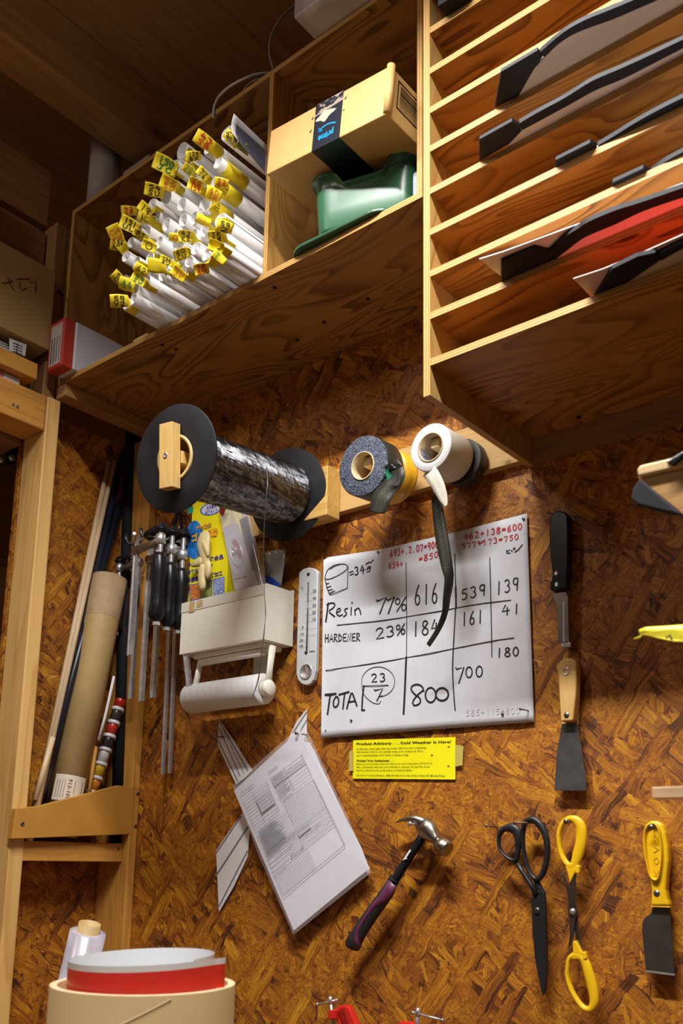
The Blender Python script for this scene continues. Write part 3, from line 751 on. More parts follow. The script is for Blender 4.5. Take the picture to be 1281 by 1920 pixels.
def hand(pts, wd, mb=ink, sm=True):
    if len(pts) > 3 and sm:   # smooth
        o = [pts[0]]
        for i in range(len(pts)-1):
            a, b = pts[i], pts[i+1]; o += [(a[0]*.75+b[0]*.25, a[1]*.75+b[1]*.25), (a[0]*.25+b[0]*.75, a[1]*.25+b[1]*.75)]
        pts = o+[pts[-1]]
    ribbon(mb, [pp(x, y, D) for x, y in pts], wd*PXM, NY)
def hw(s, x0, y0, x1, y1, h, wd, mb=ink, gap=.28):
    """string between two baseline-top points with height h"""
    n = len(s)
    for i, ch in enumerate(s):
        for stv in ST.get(ch, []):
            pts = []
            for x, y in stv:
                a = (i+x*(1-gap))/(n-gap); pts.append((x0+(x1-x0)*a, y0+(y1-y0)*a+y*h))
            ribbon(mb, [pp(px, py, D) for px, py in pts], wd*PXM, NY)
# beaker sketch
hand([(58, 392), (70, 352), (110, 325), (160, 318), (185, 328), (178, 355), (130, 385), (85, 405), (60, 405), (58, 392)], 4)
hand([(85, 350), (112, 332), (150, 320)], 3)
hand([(58, 400), (68, 450), (85, 493)], 5); hand([(187, 330), (183, 455)], 4); hand([(85, 493), (183, 455)], 4)
for a, b in (((64, 430), (80, 428)), ((70, 450), (92, 444)), ((75, 468), (100, 461)), ((80, 485), (112, 470))): hand([a, b], 5)
hand([(193, 368), (215, 360)], 5); hand([(197, 382), (218, 373)], 5)
hw('34', 222, 338, 278, 325, 46, 6.5)
hand([(286, 325), (291, 310), (297, 322), (304, 303), (310, 318), (327, 295)], 5)
hand([(312, 333), (295, 336), (296, 346), (308, 342), (312, 333), (308, 362), (292, 364)], 5); hand([(286, 352), (314, 340)], 4)
# Resin
hand([(76, 538), (70, 590), (62, 642)], 10); hand([(68, 548), (98, 535), (116, 545), (106, 565), (74, 584), (112, 614)], 8)
hand([(122, 592), (146, 582), (142, 566), (126, 572), (121, 598), (138, 612), (156, 602)], 7)
hand([(184, 568), (166, 573), (172, 588), (182, 600), (162, 614)], 7)
hand([(205, 563), (204, 604)], 7); hand([(208, 534), (210, 540)], 7)
hand([(224, 575), (227, 604)], 7); hand([(225, 582), (240, 564), (252, 572), (258, 600)], 7)
hand([(345, 519), (349, 528), (400, 506), (364, 597)], 8, sm=False); hand([(404, 516), (408, 524), (446, 502), (412, 596)], 8, sm=False)
hw('%', 450, 512, 512, 505, 75, 6)
hw('616', 558, 440, 688, 428, 110, 7); hw('539', 818, 462, 955, 430, 62, 6); hw('139', 1012, 422, 1140, 392, 72, 6)
hw('23%', 340, 682, 505, 652, 60, 6.5, gap=.15); hw('184', 545, 645, 690, 628, 80, 7); hw('161', 820, 592, 940, 575, 74, 6); hw('41', 1045, 552, 1148, 540, 56, 6)
hw('HARDENER', 58, 712, 254, 706, 44, 5.5, gap=.2)
hand([(125, 662), (400, 635), (720, 580), (900, 545), (1096, 522)], 4.5)
hand([(62, 915), (300, 880), (510, 845), (770, 795), (1000, 748), (1114, 733)], 4.5)
hand([(511, 312), (513, 500), (515, 650), (513, 840)], 4); hand([(512, 840), (505, 1000), (497, 1157)], 10)
hand([(783, 265), (787, 420), (790, 520)], 5); hand([(788, 450), (790, 560)], 9); hand([(788, 560), (774, 800), (770, 920), (778, 1060), (785, 1137)], 6)
hand([(978, 285), (985, 540), (988, 700), (990, 838)], 4.5)
hw('180', 1015, 792, 1140, 783, 50, 6)
hand([(789, 899), (792, 908), (834, 896), (806, 985)], 6.5, sm=False); hw('00', 842, 895, 940, 888, 62, 6)
hand(arc(355, 978, 93, 84, -90, 90, 14)+[(378, 1055)], 3, ink); hand(arc(355, 978, 93, 84, 270, 190, 8)+[(262, 1000), (272, 1050), (320, 1095), (360, 1104), (370, 1085)], 3)
hw('23', 316, 935, 396, 930, 46, 6); hand([(268, 1002), (412, 997)], 4)
hand([(333, 1021), (337, 1027), (380, 1015), (348, 1085)], 6.5, sm=False)
hand([(58, 1050), (120, 1044)], 9); hand([(88, 1046), (72, 1158)], 10)
hand([(120, 1060), (104, 1085), (106, 1118), (122, 1120), (136, 1095), (132, 1066), (120, 1060)], 9)
hand([(136, 1050), (192, 1034)], 9); hand([(168, 1042), (158, 1128)], 9)
hand([(180, 1128), (195, 1070), (207, 1032), (222, 1070), (236, 1112)], 9); hand([(186, 1092), (228, 1085)], 8)
hand([(275, 1000), (268, 1060), (264, 1136)], 9); hand([(264, 1136), (280, 1136)], 8)
hand([(610, 1030), (600, 1000), (565, 990), (535, 1008), (548, 1040), (592, 1070), (590, 1100), (555, 1114), (545, 1090), (575, 1050), (606, 1026)], 8)
hand(arc(648, 1052, 30, 42, -90, 275, 12), 8); hand(arc(712, 1048, 36, 36, -80, 285, 12), 9)
hw('693+.2.07=900', 420, 245, 690, 190, 38, 5, red); hw('=850', 582, 278, 690, 248, 34, 5, red); hw('654+', 414, 312, 492, 302, 34, 5, red)
red2 = MB(); hw('462+138=600', 835, 152, 1158, 92, 34, 5, red2); hw('577+173=750', 822, 206, 1138, 152, 30, 4.5, red2)
hand([(915, 195), (925, 205), (945, 190)], 7, red2)
hand([(1072, 243), (1074, 260), (1092, 258)], 5); hand([(1072, 252), (1090, 240)], 4); hand(arc(1112, 236, 4, 4, 0, 360, 6), 3); hand([(1116, 228), (1120, 238)], 5); hand([(1118, 254), (1138, 240), (1160, 212)], 5); hand([(1098, 244), (1104, 250)], 5)
hw('585+115=800', 845, 1135, 1145, 1122, 34, 3, faint)
ink.build('black_writing', BLKINK, sheetT); red.build('red_writing', REDINK, sheetT); red2.build('red_writing', REDINK, sheetT)
faint.build('faint_writing', M('pencil', (.58, .58, .61), .6), sheetT)
for x, y in ((353, 252), (1165, 66), (203, 1192), (1048, 1157), (58, 1248)):
    c = pp(x, y, .003); MB().lathe(c, (0, 1, 0), [(0, 0), (0, .0028 if x != 58 else .0012), (.0012, .0028 if x != 58 else .0012), (.005, .0008)], 12).build('nail', DSTEEL, sheetT)
c = pp(1152, 1130, .022); MB().tube([c, onY(*sp_(1199, 1141), 1.496)], .0013, 8).lathe(c, (0, 1, 0), [(-.001, 0), (-.001, .0028), (.001, .0028), (.001, 0)], 12).build('nail', DSTEEL, sheetT)

# ---- yellow advisory card
CZ = lambda x, y, d=0: onY(640+x/5.3375, 1360+y/5.3375, 1.4965-d)
card = thing('notice_card', 'yellow printed cold-weather notice taped below the written sheet', 'notice', tuple(CZ(115, 533)))
q = [CZ(120, 150), CZ(1145, 117), CZ(1143, 542), CZ(116, 533)]
MB().add(q, [(0, 1, 2, 3)]).build('card', M('notice_yellow', (.86, .80, .0), .55, var=.02), card, solid=.0005)
def cq(x0, y0, x1, y1, h): return [CZ(x0, y0, .0012), CZ(x1, y1, .0012), CZ(x1, y1+h, .0012), CZ(x0, y0+h, .0012)]
mb = MB()
text_mb(mb, 'Product Advisory . . . Cold Weather Is Here!', cq(153, 172, 1096, 150, 32), bold=.025, res=2)
for s_, a in (("It's that time of year again when we receive calls from users complaining", (153, 226, 848, 211, 24)), ('that material is slow to cure, partially curing or not curing at all. This is', (153, 256, 822, 248, 22)), ('due to material getting cold in transit or during storage.', (153, 291, 678, 285, 22)),
              ('Before you use materials, make sure they are at room temperature (72°F/ 23°C).', (153, 376, 915, 369, 22)), ('Also, cold weather will cause some materials to separate. Pre-mix Part A and', (153, 408, 884, 403, 22)), ('Part B as directed by the product label or technical bulletin.', (153, 441, 713, 439, 22)),
              ('Smooth-On Technical Assistance: (484) 546-0466 in the USA, 8:30am-5:30pm EST, Monday-Friday', (153, 490, 1036, 494, 22))):
    text_mb(mb, s_, cq(*a), res=1, bold=.008)
text_mb(mb, 'Protect Your Investment . . .', cq(155, 342, 530, 341, 20), bold=.03, res=2)
for x, y in ((1076, 218), (907, 303), (1073, 412)): text_mb(mb, '*', [CZ(x-13, y-13, .0012), CZ(x+13, y-13, .0012), CZ(x+13, y+13, .0012), CZ(x-13, y+13, .0012)], bold=.06)
mb.build('printing', BLKINK, card)
TAPE = clearmat('masking_tape', (.62, .50, .12), .75, .5)
MB().add([CZ(82, 258, .002), CZ(122, 250, .002), CZ(122, 455, .002), CZ(75, 458, .002)], [(0, 1, 2, 3)]).build('tape_strip', TAPE, card, solid=.0002)
MB().add([CZ(1140, 195, .002), CZ(1222, 205, .002), CZ(1215, 400, .002), CZ(1140, 412, .002)], [(0, 1, 2, 3)]).build('tape_strip', TAPE, card, solid=.0002)

# ---- sleeve of work papers
BZ = lambda x, y, yy=1.485: onY(380+x/3.768, 1320+y/3.768, yy)
fold = thing('paper_sleeve', 'clear sleeve of printed work sheets hanging askew from one nail', 'papers', tuple(BZ(640, 1630)))
PAPW = M('print_paper', (.72, .72, .80), .5, var=.02)
lay = [[(222, 612), (640, 225), (690, 196), (722, 262), (1120, 1010), (1178, 1165), (1100, 1225), (645, 1600), (440, 1120)],
       [(240, 640), (735, 262), (760, 275), (1182, 1165), (640, 1608)], [(250, 660), (750, 270), (790, 330), (1165, 1205), (660, 1610)], [(250, 680), (700, 300), (1175, 1185), (670, 1612)]]
for k, poly in enumerate(lay):
    yy = 1.474+.0035*k
    # wavy sheet: fan of a subdivided polygon through its centroid keeps the outline
    cx = sum(p[0] for p in poly)/len(poly); cyy = sum(p[1] for p in poly)/len(poly)
    ring = [BZ(x, y, yy-(.004 if y < 400 else 0)+(.003*k if y > 1100 else 0)) for x, y in poly]
    c = BZ(cx, cyy, yy-.003)
    MB().add(ring+[c], [(i, (i+1) % len(ring), len(ring)) for i in range(len(ring))]).build('sheet', PAPW, fold, solid=.0006)
SLV = clearmat('sleeve_film', (.85, .82, .88), .13, .08)
slv = [(212, 575), (640, 200), (725, 40+130), (770, 250), (1045, 840), (1192, 1190), (640, 1632), (400, 1080)]
MB().add([BZ(x, y, 1.4655) for x, y in slv], [tuple(range(8))]).build('sleeve', SLV, fold)
MB().add([BZ(x, y, 1.4925) for x, y in slv], [tuple(range(8))]).build('sleeve', SLV, fold)
def fq(s, t_, d=0):
    TL, TR, BR, BL = (275, 655), (695, 350), (1005, 995), (567, 1355)
    x = (TL[0]*(1-s)+TR[0]*s)*(1-t_)+(BL[0]*(1-s)+BR[0]*s)*t_; y = (TL[1]*(1-s)+TR[1]*s)*(1-t_)+(BL[1]*(1-s)+BR[1]*s)*t_
    return BZ(x, y, 1.4688-d)
pr = MB(); sh = MB(); PZ = .0009
def ln(s0, t0, s1, t1, wd=1.): ribbon(pr, [fq(s0, t0), fq(s1, t1)], wd*PZ, NY)
for t_ in np.linspace(.02, .28, 9): ln(.48, t_, 1, t_, .8)
for t_ in np.linspace(.03, .33, 11): ln(.0, t_, .40, t_, .8)
for s_ in (0, .17, .40): ln(s_, .03, s_, .33, .8)
for s_ in (.48, .70, 1): ln(s_, .0, s_, .25, .9)
for t_ in np.linspace(.36, .62, 14): ln(0, t_, .48, t_, .6)
for t_ in np.linspace(.28, .56, 14): ln(.5, t_, 1, t_, .7)
ln(.5, .28, .5, .56, .8); ln(1, .28, 1, 1, 1.4); ln(0, .36, 0, 1, 1.); ln(0, 1, 1, 1, 1.5)
for t_ in (.575, .61, .65, .69, .73, .77): ln(0, t_, 1, t_, 1.3)
for t_ in np.linspace(.80, .98, 10): ln(0, t_, .55, t_, .7)
for s0, t0, s1, t1, tx in ((.0, -.04, .22, -.02, 'Work station'), (.48, -.05, .62, -.03, 'Serial #'), (.5, .255, .66, .27, 'Laminate'), (.05, .345, .3, .355, 'Date received'), (.3, .585, .75, .60, 'Date of Completion'), (.1, .66, .4, .675, 'Insert weight'), (.5, .66, .85, .675, 'Total weight'), (.3, .74, .5, .76, 'Final'), (.0, .775, .2, .79, 'Comments')):
    text_mb(pr, tx, [fq(s0, t0), fq(s1, t0), fq(s1, t1), fq(s0, t1)], res=1, bold=.02)
random.seed(3)
for k in range(26):
    t_ = .37+.0092*k; ln(.03, t_, .03+random.uniform(.2, .36), t_, 1.6)
for k in range(12):
    t_ = .03+.018*k; ln(.5, t_, .5+random.uniform(.08, .18), t_, 1.6)
pr.build('printing', M('grey_print', (.22, .22, .27), .6, var=.02), fold)
for a, b in (((.48, .05), (1, .11)), ((.17, .1), (.4, .24)), ((.5, .6), (.7, .65))):
    MB().add([fq(a[0], a[1], -.0002), fq(b[0], a[1], -.0002), fq(b[0], b[1], -.0002), fq(a[0], b[1], -.0002)], [(0, 1, 2, 3)]).build('grey_box', M('grey_fill', (.52, .52, .57), .6, var=.02), fold)
nail(380+661/3.768, 1320+206/3.768, 1.462, parent=fold)
# striped cloth strips
def stripe(name):
    t = NT(name); return t.out((.58, .55, .56), .6)
STR = M('fleece', (.76, .73, .75), .7, var=.06, scale=300)
INKG = M('stripe_grey', (.17, .18, .22), .6, var=.1, scale=200)
def cloth(poly, lines, label, yy=1.494):
    t = thing('striped_strip', label, 'cloth', tuple(BZ(poly[0][0], poly[0][1], yy)))
    MB().prism([BZ(x, y, yy) for x, y in poly], (0, .0012, 0)).build('cloth', STR, t)
    mb = MB()
    for a, b, wd in lines: ribbon(mb, [BZ(a[0], a[1], yy-.0004), BZ(b[0], b[1], yy-.0004)], wd*.00033, NY)
    mb.build('stripe', INKG, t); return t
c1 = cloth([(115, 105), (225, 265), (352, 470), (300, 520), (235, 565), (105, 285)], [((118, 170), (262, 505), 8), ((112, 110), (318, 470), 9), ((108, 255), (248, 545), 9), ((150, 190), (292, 490), 5)], 'striped grey-white cloth strip above left of the paper sleeve')
nail(395.5, 1381, 1.47, dx=.022, parent=c1)
cloth([(95, 1035), (180, 910), (285, 765), (335, 890), (315, 1085), (220, 1290), (115, 1470)], [((98, 1048), (270, 795), 11), ((100, 1205), (318, 870), 14), ((110, 1440), (316, 1040), 11)], 'striped pointed cloth strip hanging below left of the paper sleeve', 1.4965)
cloth([(735, 35), (736, 260), (600, 260), (660, 130)], [((733, 60), (640, 200), 10), ((734, 115), (690, 195), 9)], 'striped cloth tip showing above the paper sleeve', 1.4965)

# ---- claw hammer
HM = lambda x, y, yy=1.462: onY(600+x/4.27, 1500+y/4.27, yy)
ham = thing('claw_hammer', 'claw hammer with black and purple grip hung by its claw on a screw', 'hammer', tuple(HM(250, 1150)))
CHROME = M('hammer_head', (.40, .36, .30), .3, 1, var=.3, scale=40)
# claw: two tines at different depths
for dy in (-.008, .008):
    pts = [(612, 178), (660, 160), (715, 150), (765, 155), (800, 175), (825, 215)]; rr = [(.0012, .003), (.0035, .0045), (.0055, .0055), (.008, .0065), (.012, .008), (.015, .009)]
    MB().tube([HM(x, y, 1.462+dy*(1.1 if i < 4 else .5)) for i, (x, y) in enumerate(pts)], rr, 12).build('claw', CHROME, ham)
MB().tube([HM(x, y) for x, y in ((790, 190), (830, 215), (870, 250), (905, 285), (930, 312), (950, 340))], [(.011, .008), (.019, .013), (.020, .014), (.015, .0125), (.010, .011), (.010, .011)], 16).build('head', CHROME, ham)
MB().tube([HM(x, y) for x, y in ((938, 325), (955, 343), (960, 350), (985, 368), (1010, 388), (1030, 402))], [(.010, .010), (.013, .013), (.015, .015), (.0155, .0155), (.0155, .0155), (.014, .014)], 20).build('face', CHROME, ham)
MB().tube([HM(x, y) for x, y in ((835, 255), (805, 318), (700, 480), (600, 640), (570, 690))], [(.0095, .009), (.0088, .008), (.0085, .0075), (.0088, .0078), (.009, .008)], 16).build('shaft', BLACKM, ham)
MB().tube([HM(x, y) for x, y in ((620, 645), (556, 640-12+10))], .001, 6) if False else None
MB().tube([HM(x, y) for x, y in ((600, 625), (583, 655))], [(.0108, .0098), (.0108, .0098)], 16).build('collar', BLACKM, ham)
gp = [(585, 655), (545, 730), (490, 810), (430, 890), (375, 970), (330, 1040), (290, 1105), (262, 1160), (255, 1185)]
gr = [(.0112, .010), (.0135, .0115), (.0135, .012), (.0140, .012), (.0142, .012), (.0145, .012), (.0160, .0125), (.0175, .0125), (.0150, .009)]
MB().tube([HM(x, y) for x, y in gp], gr, 20).build('grip', M('grip_rubber', (.018, .018, .026), .55), ham)
PUR = M('purple_rubber', (.13, .028, .075), .4)
def inlay(pts, wds, name, mat):
    g = []
    for (x, y), wd in zip(pts, wds):
        c = HM(x, y, 1.4485); g.append((c, wd))
    rows = []
    for i, (c, wd) in enumerate(g):
        t = (g[min(i+1, len(g)-1)][0]-g[max(i-1, 0)][0]).normalized(); s_ = t.cross(NY).normalized()
        rows.append([c-s_*wd+Vector((0, .0035, 0)), c-s_*wd*.5+Vector((0, .001, 0)), c, c+s_*wd*.5+Vector((0, .001, 0)), c+s_*wd+Vector((0, .0035, 0))])
    MB().sheet(rows).build(name, mat, ham, solid=.0015)
inlay([(580, 668), (545, 725), (500, 780), (445, 825), (395, 885), (345, 960), (300, 1030), (280, 1100), (300, 1190)], [.010, .0115, .0095, .0058, .0042, .0038, .0042, .0058, .0075], 'inlay', PUR)
MB().add([HM(720, 395, 1.4525), HM(730, 405, 1.4525), HM(693, 462, 1.4525), HM(700, 470, 1.4528), HM(662, 482, 1.4525), HM(690, 440, 1.4525)], [(0, 1, 2, 5), (2, 3, 4, 5)]).build('sticker', WPL, ham, solid=.0004)
nail(600+718/4.27, 1500+190/4.27, 1.437, r=.0022, head=.0045, mat=STEEL, dz=-.004)
for o in bpy.data.objects:
    if o.name.startswith('nail') and o.parent is None and 'label' not in o: tag(o, 'bright screw the claw hammer hangs on', 'screw'); o.name = 'screw'

# ---- shears, snips, knives
ZS2 = lambda x, y, yy=1.475: onY(900+x/3.362, 1460+y/3.362, yy)
sh_ = thing('tailor_shears', 'black tailor shears hanging from a nail, blades down', 'scissors', tuple(ZS2(400, 1365)))
BLKS = M('shear_black', (.02, .02, .024), .42, .3)
def loop(pts, rad, parent, mat, name='handle_loop', yy=1.47, F=ZS2, n=5):
    m = len(pts); P_ = [F(x, y, yy) for x, y in pts]; Q = []; R_ = []
    for i in range(m):
        p0, p1, p2, p3 = P_[i-1], P_[i], P_[(i+1) % m], P_[(i+2) % m]
        for k in range(n):
            f = k/n; Q.append(.5*((2*p1)+(p2-p0)*f+(2*p0-5*p1+4*p2-p3)*f*f+(3*p1-p0-3*p2+p3)*f*f*f))
            ra, rb = rad[i], rad[(i+1) % m]; R_.append((ra*(1-f)+rb*f, (.0055*(1-f)+.0055*f)))
    return MB().tube(Q, R_, 12, closed=True).build(name, mat, parent)
loop([(165, 312), (205, 312), (235, 340), (243, 400), (238, 470), (228, 512), (200, 512), (155, 480), (125, 435), (120, 370), (138, 330)],
     [.006, .009, .009, .0065, .0045, .004, .0035, .0028, .0025, .0035, .005], sh_, BLKS)
loop([(290, 268), (335, 256), (378, 290), (412, 350), (425, 430), (420, 520), (400, 590), (368, 632), (335, 618), (300, 555), (278, 460), (270, 370), (278, 300)],
     [.0035, .0055, .007, .006, .0055, .005, .005, .005, .004, .0035, .0032, .004, .0045], sh_, BLKS)
MB().tube([ZS2(x, y, 1.47) for x, y in ((240, 405), (275, 402))], .0022, 8).build('stop', BLKS, sh_)
MB().tube([ZS2(x, y, 1.472) for x, y in ((225, 515), (270, 590), (320, 665), (360, 730))], [.004, .0042, .0048, .006], 10).build('shank', BLKS, sh_)
MB().tube([ZS2(x, y, 1.474) for x, y in ((352, 625), (365, 665), (392, 710), (398, 770))], [.0055, .0055, .0045, .004], 10).build('shank', BLKS, sh_)
bl = [(325, 708), (345, 700), (405, 712), (410, 800), (414, 960), (418, 1080), (416, 1250), (408, 1350), (398, 1366), (385, 1340), (365, 1240), (345, 1130), (330, 960), (326, 830)]
MB().prism([ZS2(x, y, 1.470) for x, y in bl], (0, .005, 0)).build('blade', BLKS, sh_, bevel=.0012)
MB().prism([ZS2(x+5, y-3, 1.476) for x, y in bl], (0, .004, 0)).build('blade', BLKS, sh_, bevel=.001)
MB().lathe(ZS2(362, 832, 1.4698), NY, [(0, .0058), (.002, .005), (.003, .003), (.003, 0)], 20).build('pivot_screw', M('dull_bolt', (.12, .12, .12), .35, .9), sh_)
a = onY(900+222/3.362, 1460+277/3.362, 1.445)
tag(MB().tube([a, Vector((a.x+.028, 1.4985, a.z+.001))], .0016, 8).lathe(a, (-.4, -1, 0), [(0, .004), (.0015, .004), (.0015, 0)], 12).build('nail', M('rusty_nail', (.2, .14, .08), .5, .7)), 'long nail the black tailor shears hang on', 'nail')
def loosenail(u, v, label, dx=.008, y0=1.472, hd=.0028):
    a = onY(u, v, y0); tag(MB().tube([a, Vector((a.x+dx, 1.4985, a.z-.002))], .0012, 8).lathe(a-Vector((0, .0008, 0)), (0, 1, 0), [(0, 0), (0, hd), (.0012, hd), (.0012, 0)], 12).build('nail', DSTEEL), label, 'nail')
loosenail(911.5, 1548.5, 'empty nail left of the black tailor shears')

sn = thing('yellow_snips', 'open yellow-handled snips, one grip up and the other hanging below', 'scissors', tuple(ZS2(690, 1470)))
loop([(575, 252), (612, 268), (640, 315), (638, 400), (618, 480), (596, 545), (560, 545), (525, 500), (504, 430), (500, 350), (520, 290), (545, 262)],
     [.0055, .0085, .0095, .0100, .0100, .0075, .0050, .0050, .0040, .0042, .0045, .0048], sn, YPL, yy=1.468)
MB().prism([ZS2(x, y, 1.463) for x, y in ((530, 530), (615, 530), (600, 590), (566, 662), (552, 600))], (0, .008, 0)).build('grip_neck', YPL, sn, bevel=.002)
MB().prism([ZS2(x, y, 1.462) for x, y in ((605, 542), (628, 548), (626, 598), (600, 598), (598, 570))], (0, .01, 0)).build('stop_tab', YPL, sn, bevel=.002)
loop([(570, 1132), (556, 1190), (556, 1260), (580, 1335), (620, 1405), (660, 1448), (700, 1452), (722, 1405), (712, 1320), (688, 1230), (660, 1150), (615, 1112)],
     [.0045, .0040, .0038, .0040, .0045, .0050, .0060, .0080, .0090, .0090, .0080, .0060], sn, YPL, yy=1.468)
MB().prism([ZS2(x, y, 1.463) for x, y in ((583, 1030), (600, 1018), (615, 1045), (640, 1090), (650, 1140), (572, 1140), (585, 1090))], (0, .008, 0)).build('grip_neck', YPL, sn, bevel=.002)
MB().prism([ZS2(x, y, 1.462) for x, y in ((640, 1092), (662, 1090), (674, 1138), (650, 1145))], (0, .01, 0)).build('stop_tab', YPL, sn, bevel=.002)
SNB = M('snip_steel', (.22, .21, .21), .35, 1, var=.2)
MB().prism([ZS2(x, y, 1.466) for x, y in ((605, 598), (600, 700), (604, 790), (610, 850), (600, 900), (592, 975), (577, 1040), (553, 1084), (566, 990), (566, 900), (556, 840), (560, 760), (566, 655))], (0, .003, 0)).build('blade', SNB, sn, bevel=.0006)
MB().prism([ZS2(x, y, 1.4695) for x, y in ((512, 583), (535, 612), (552, 665), (566, 740), (600, 800), (620, 860), (618, 920), (630, 990), (648, 1086), (632, 1078), (606, 1020), (594, 940), (565, 860), (556, 760), (540, 670))], (0, .003, 0)).build('blade', SNB, sn, bevel=.0006)
MB().lathe(ZS2(585, 838, 1.4656), NY, [(0, .0052), (.0016, .005), (.0032, .003), (.0036, 0)], 20).build('pivot', STEEL, sn)
loosenail(1061, 1540, 'nail head inside the upper grip of the yellow snips', .010, 1.452, .004)

kn = thing('putty_knife', 'yellow-handled knife with broad square dark blade at the right', 'knife', tuple(ZS2(1130, 1240)))
hp = [(1030, 320), (1042, 285), (1075, 266), (1110, 265), (1145, 285), (1168, 340), (1184, 430), (1188, 520), (1178, 620), (1172, 700), (1182, 760), (1197, 805), (1075, 805), (1080, 720), (1072, 640), (1048, 560), (1026, 470), (1022, 390)]
MB().prism([ZS2(x, y, 1.472) for x, y in hp], (0, .017, 0)).build('handle', YPL, kn, bevel=.0045, seg=4)
rim = [(1060, 300), (1095, 282), (1125, 305), (1142, 370), (1150, 470), (1142, 570), (1128, 628), (1105, 638), (1078, 610), (1055, 520), (1044, 420), (1045, 340)]
loop(rim, [.0016]*12, kn, YPL, 'handle_rim', 1.4715)
mb = MB()
for ch, y in (('K', 590), ('O', 512), ('V', 440), ('2', 368)):
    write(mb, ch, [ZS2(1098, y+26, 1.4715), ZS2(1098, y-16, 1.4715), ZS2(1128, y-16, 1.4715), ZS2(1128, y+26, 1.4715)], .0014, NY)
mb.build('embossing', M('yellow_emboss', (.62, .36, .01), .35), kn, solid=.0006)
MB().lathe(ZS2(1115, 723, 1.4722), NY, [(0, .0052), (.0008, .005), (.001, 0)], 18).build('rivet', DSTEEL, kn)
MB().prism([ZS2(x, y, 1.480) for x, y in ((1088, 812), (1197, 812), (1208, 960), (1216, 1060), (1228, 1243), (1045, 1218), (1034, 1080), (1022, 960), (1024, 910), (1036, 878), (1066, 858), (1082, 838))], (0, .002, 0)).build('blade', M('knife_blade', (.13, .12, .115), .42, .9, var=.15), kn, bevel=.0005)
MB().prism([ZS2(x, y, 1.4797) for x, y in ((1045, 1206), (1227, 1230), (1228, 1243), (1045, 1218))], (0, .0022, 0)).build('cutting_edge', STEEL, kn)
MB().box(ZS2(1076, 800, 1.4735), ZS2(1196, 815, 1.4735)+Vector((0, .013, 0))).build('ferrule', YPL, kn, bevel=.001)
loosenail(900+1078/3.362, 1460+305/3.362, 'nail through the top of the yellow knife handle', 0, 1.458, .0045)

ZK = lambda x, y, yy=1.475: onY(980+x/3.309, 940+y/3.309, yy)
sc = thing('paint_scraper', 'wooden-handled paint scraper with dark flared steel blade', 'scraper', tuple(ZK(297, 1795)))
MB().prism([ZK(x, y, 1.468) for x, y in ((220, 1030), (226, 1000), (250, 977), (290, 972), (325, 985), (335, 1010), (330, 1200), (312, 1362), (236, 1366), (224, 1150))], (0, .019, 0)).build('handle', wood('scraper_wood', 2, (.62, .38, .13), (.45, .24, .06), k=2, contrast=.5), sc, bevel=.003, seg=3)
MB().prism([ZK(x, y, 1.4872) for x, y in ((240, 985), (345, 990), (352, 1100), (344, 1385), (238, 1388))], (0, .006, 0)).build('handle_back', wood('scraper_wood', 2, (.6, .4, .2), (.4, .2, .1)), sc, bevel=.002)
MB().lathe(ZK(273, 1056, 1.4678), NY, [(0, .0068), (.0008, .0064), (.0008, .0048), (-.002, .0048), (-.002, 0)], 24, [0, 0, 0, 1]).build('eyelet', [STEEL, BLACKM], sc)
MB().lathe(ZK(273, 1326, 1.4678), NY, [(0, .005), (.0008, .0046), (.001, 0)], 18).build('rivet', DSTEEL, sc)
MB().prism([ZK(x, y, 1.4815) for x, y in ((245, 1380), (345, 1380), (356, 1470), (372, 1580), (390, 1700), (397, 1796), (197, 1794), (204, 1680), (214, 1540), (232, 1450))], (0, .0015, 0)).build('blade', M('scraper_blade', (.16, .155, .15), .42, .85, var=.35, scale=26), sc, bevel=.0003)

uk = thing('utility_knife', 'black-handled knife with short steel blade hanging right of the written sheet', 'knife', tuple(ZK(260, 905)))
MB().prism([ZK(x, y, 1.468) for x, y in ((165, 110), (180, 75), (215, 57), (255, 62), (280, 85), (285, 200), (282, 400), (275, 540), (185, 562), (176, 500), (184, 455), (172, 350), (166, 220))], (0, .018, 0)).build('handle', BLACKP, uk, bevel=.003, seg=3)
for dy in (500, 518, 536): MB().box(ZK(172, dy, 1.4675), ZK(182, dy+10, 1.4675)+Vector((0, .012, 0))).build('grip_rib', BLACKP, uk)
MB().prism([ZK(x, y, 1.474) for x, y in ((184, 562), (268, 560), (285, 590), (286, 700), (290, 872), (218, 880), (214, 760), (210, 640), (190, 600))], (0, .006, 0)).build('blade', M('sheath_steel', (.30, .26, .22), .3, .95, var=.2), uk, bevel=.0012)
MB().prism([ZK(x, y, 1.4735) for x, y in ((250, 620), (258, 620), (262, 872), (250, 874))], (0, .001, 0)).build('blade_ridge', STEEL, uk)
MB().prism([ZK(x, y, 1.475) for x, y in ((236, 880), (297, 874), (298, 900), (240, 906))], (0, .004, 0)).build('blade_tip', STEEL, uk, bevel=.0005)
for x, y in ((209, 446), (212, 516)): MB().lathe(ZK(x, y, 1.4679), NY, [(0, .0042), (.001, .004), (.001, .002), (0, 0)], 16).build('screw', STEEL, uk)
loosenail(1027, 961, 'nail beside the top of the black knife handle', .01, 1.475)
loosenail(1181, 948, 'small nail below the black-covered wedge at upper right', .018, 1.485, .002)
loosenail(267, 1645.5, 'small screw in the wall right of the corner stud', .0, 1.49, .0035)
loosenail(692, 1779, 'short nail under the hammer grip', .008, 1.484, .002)

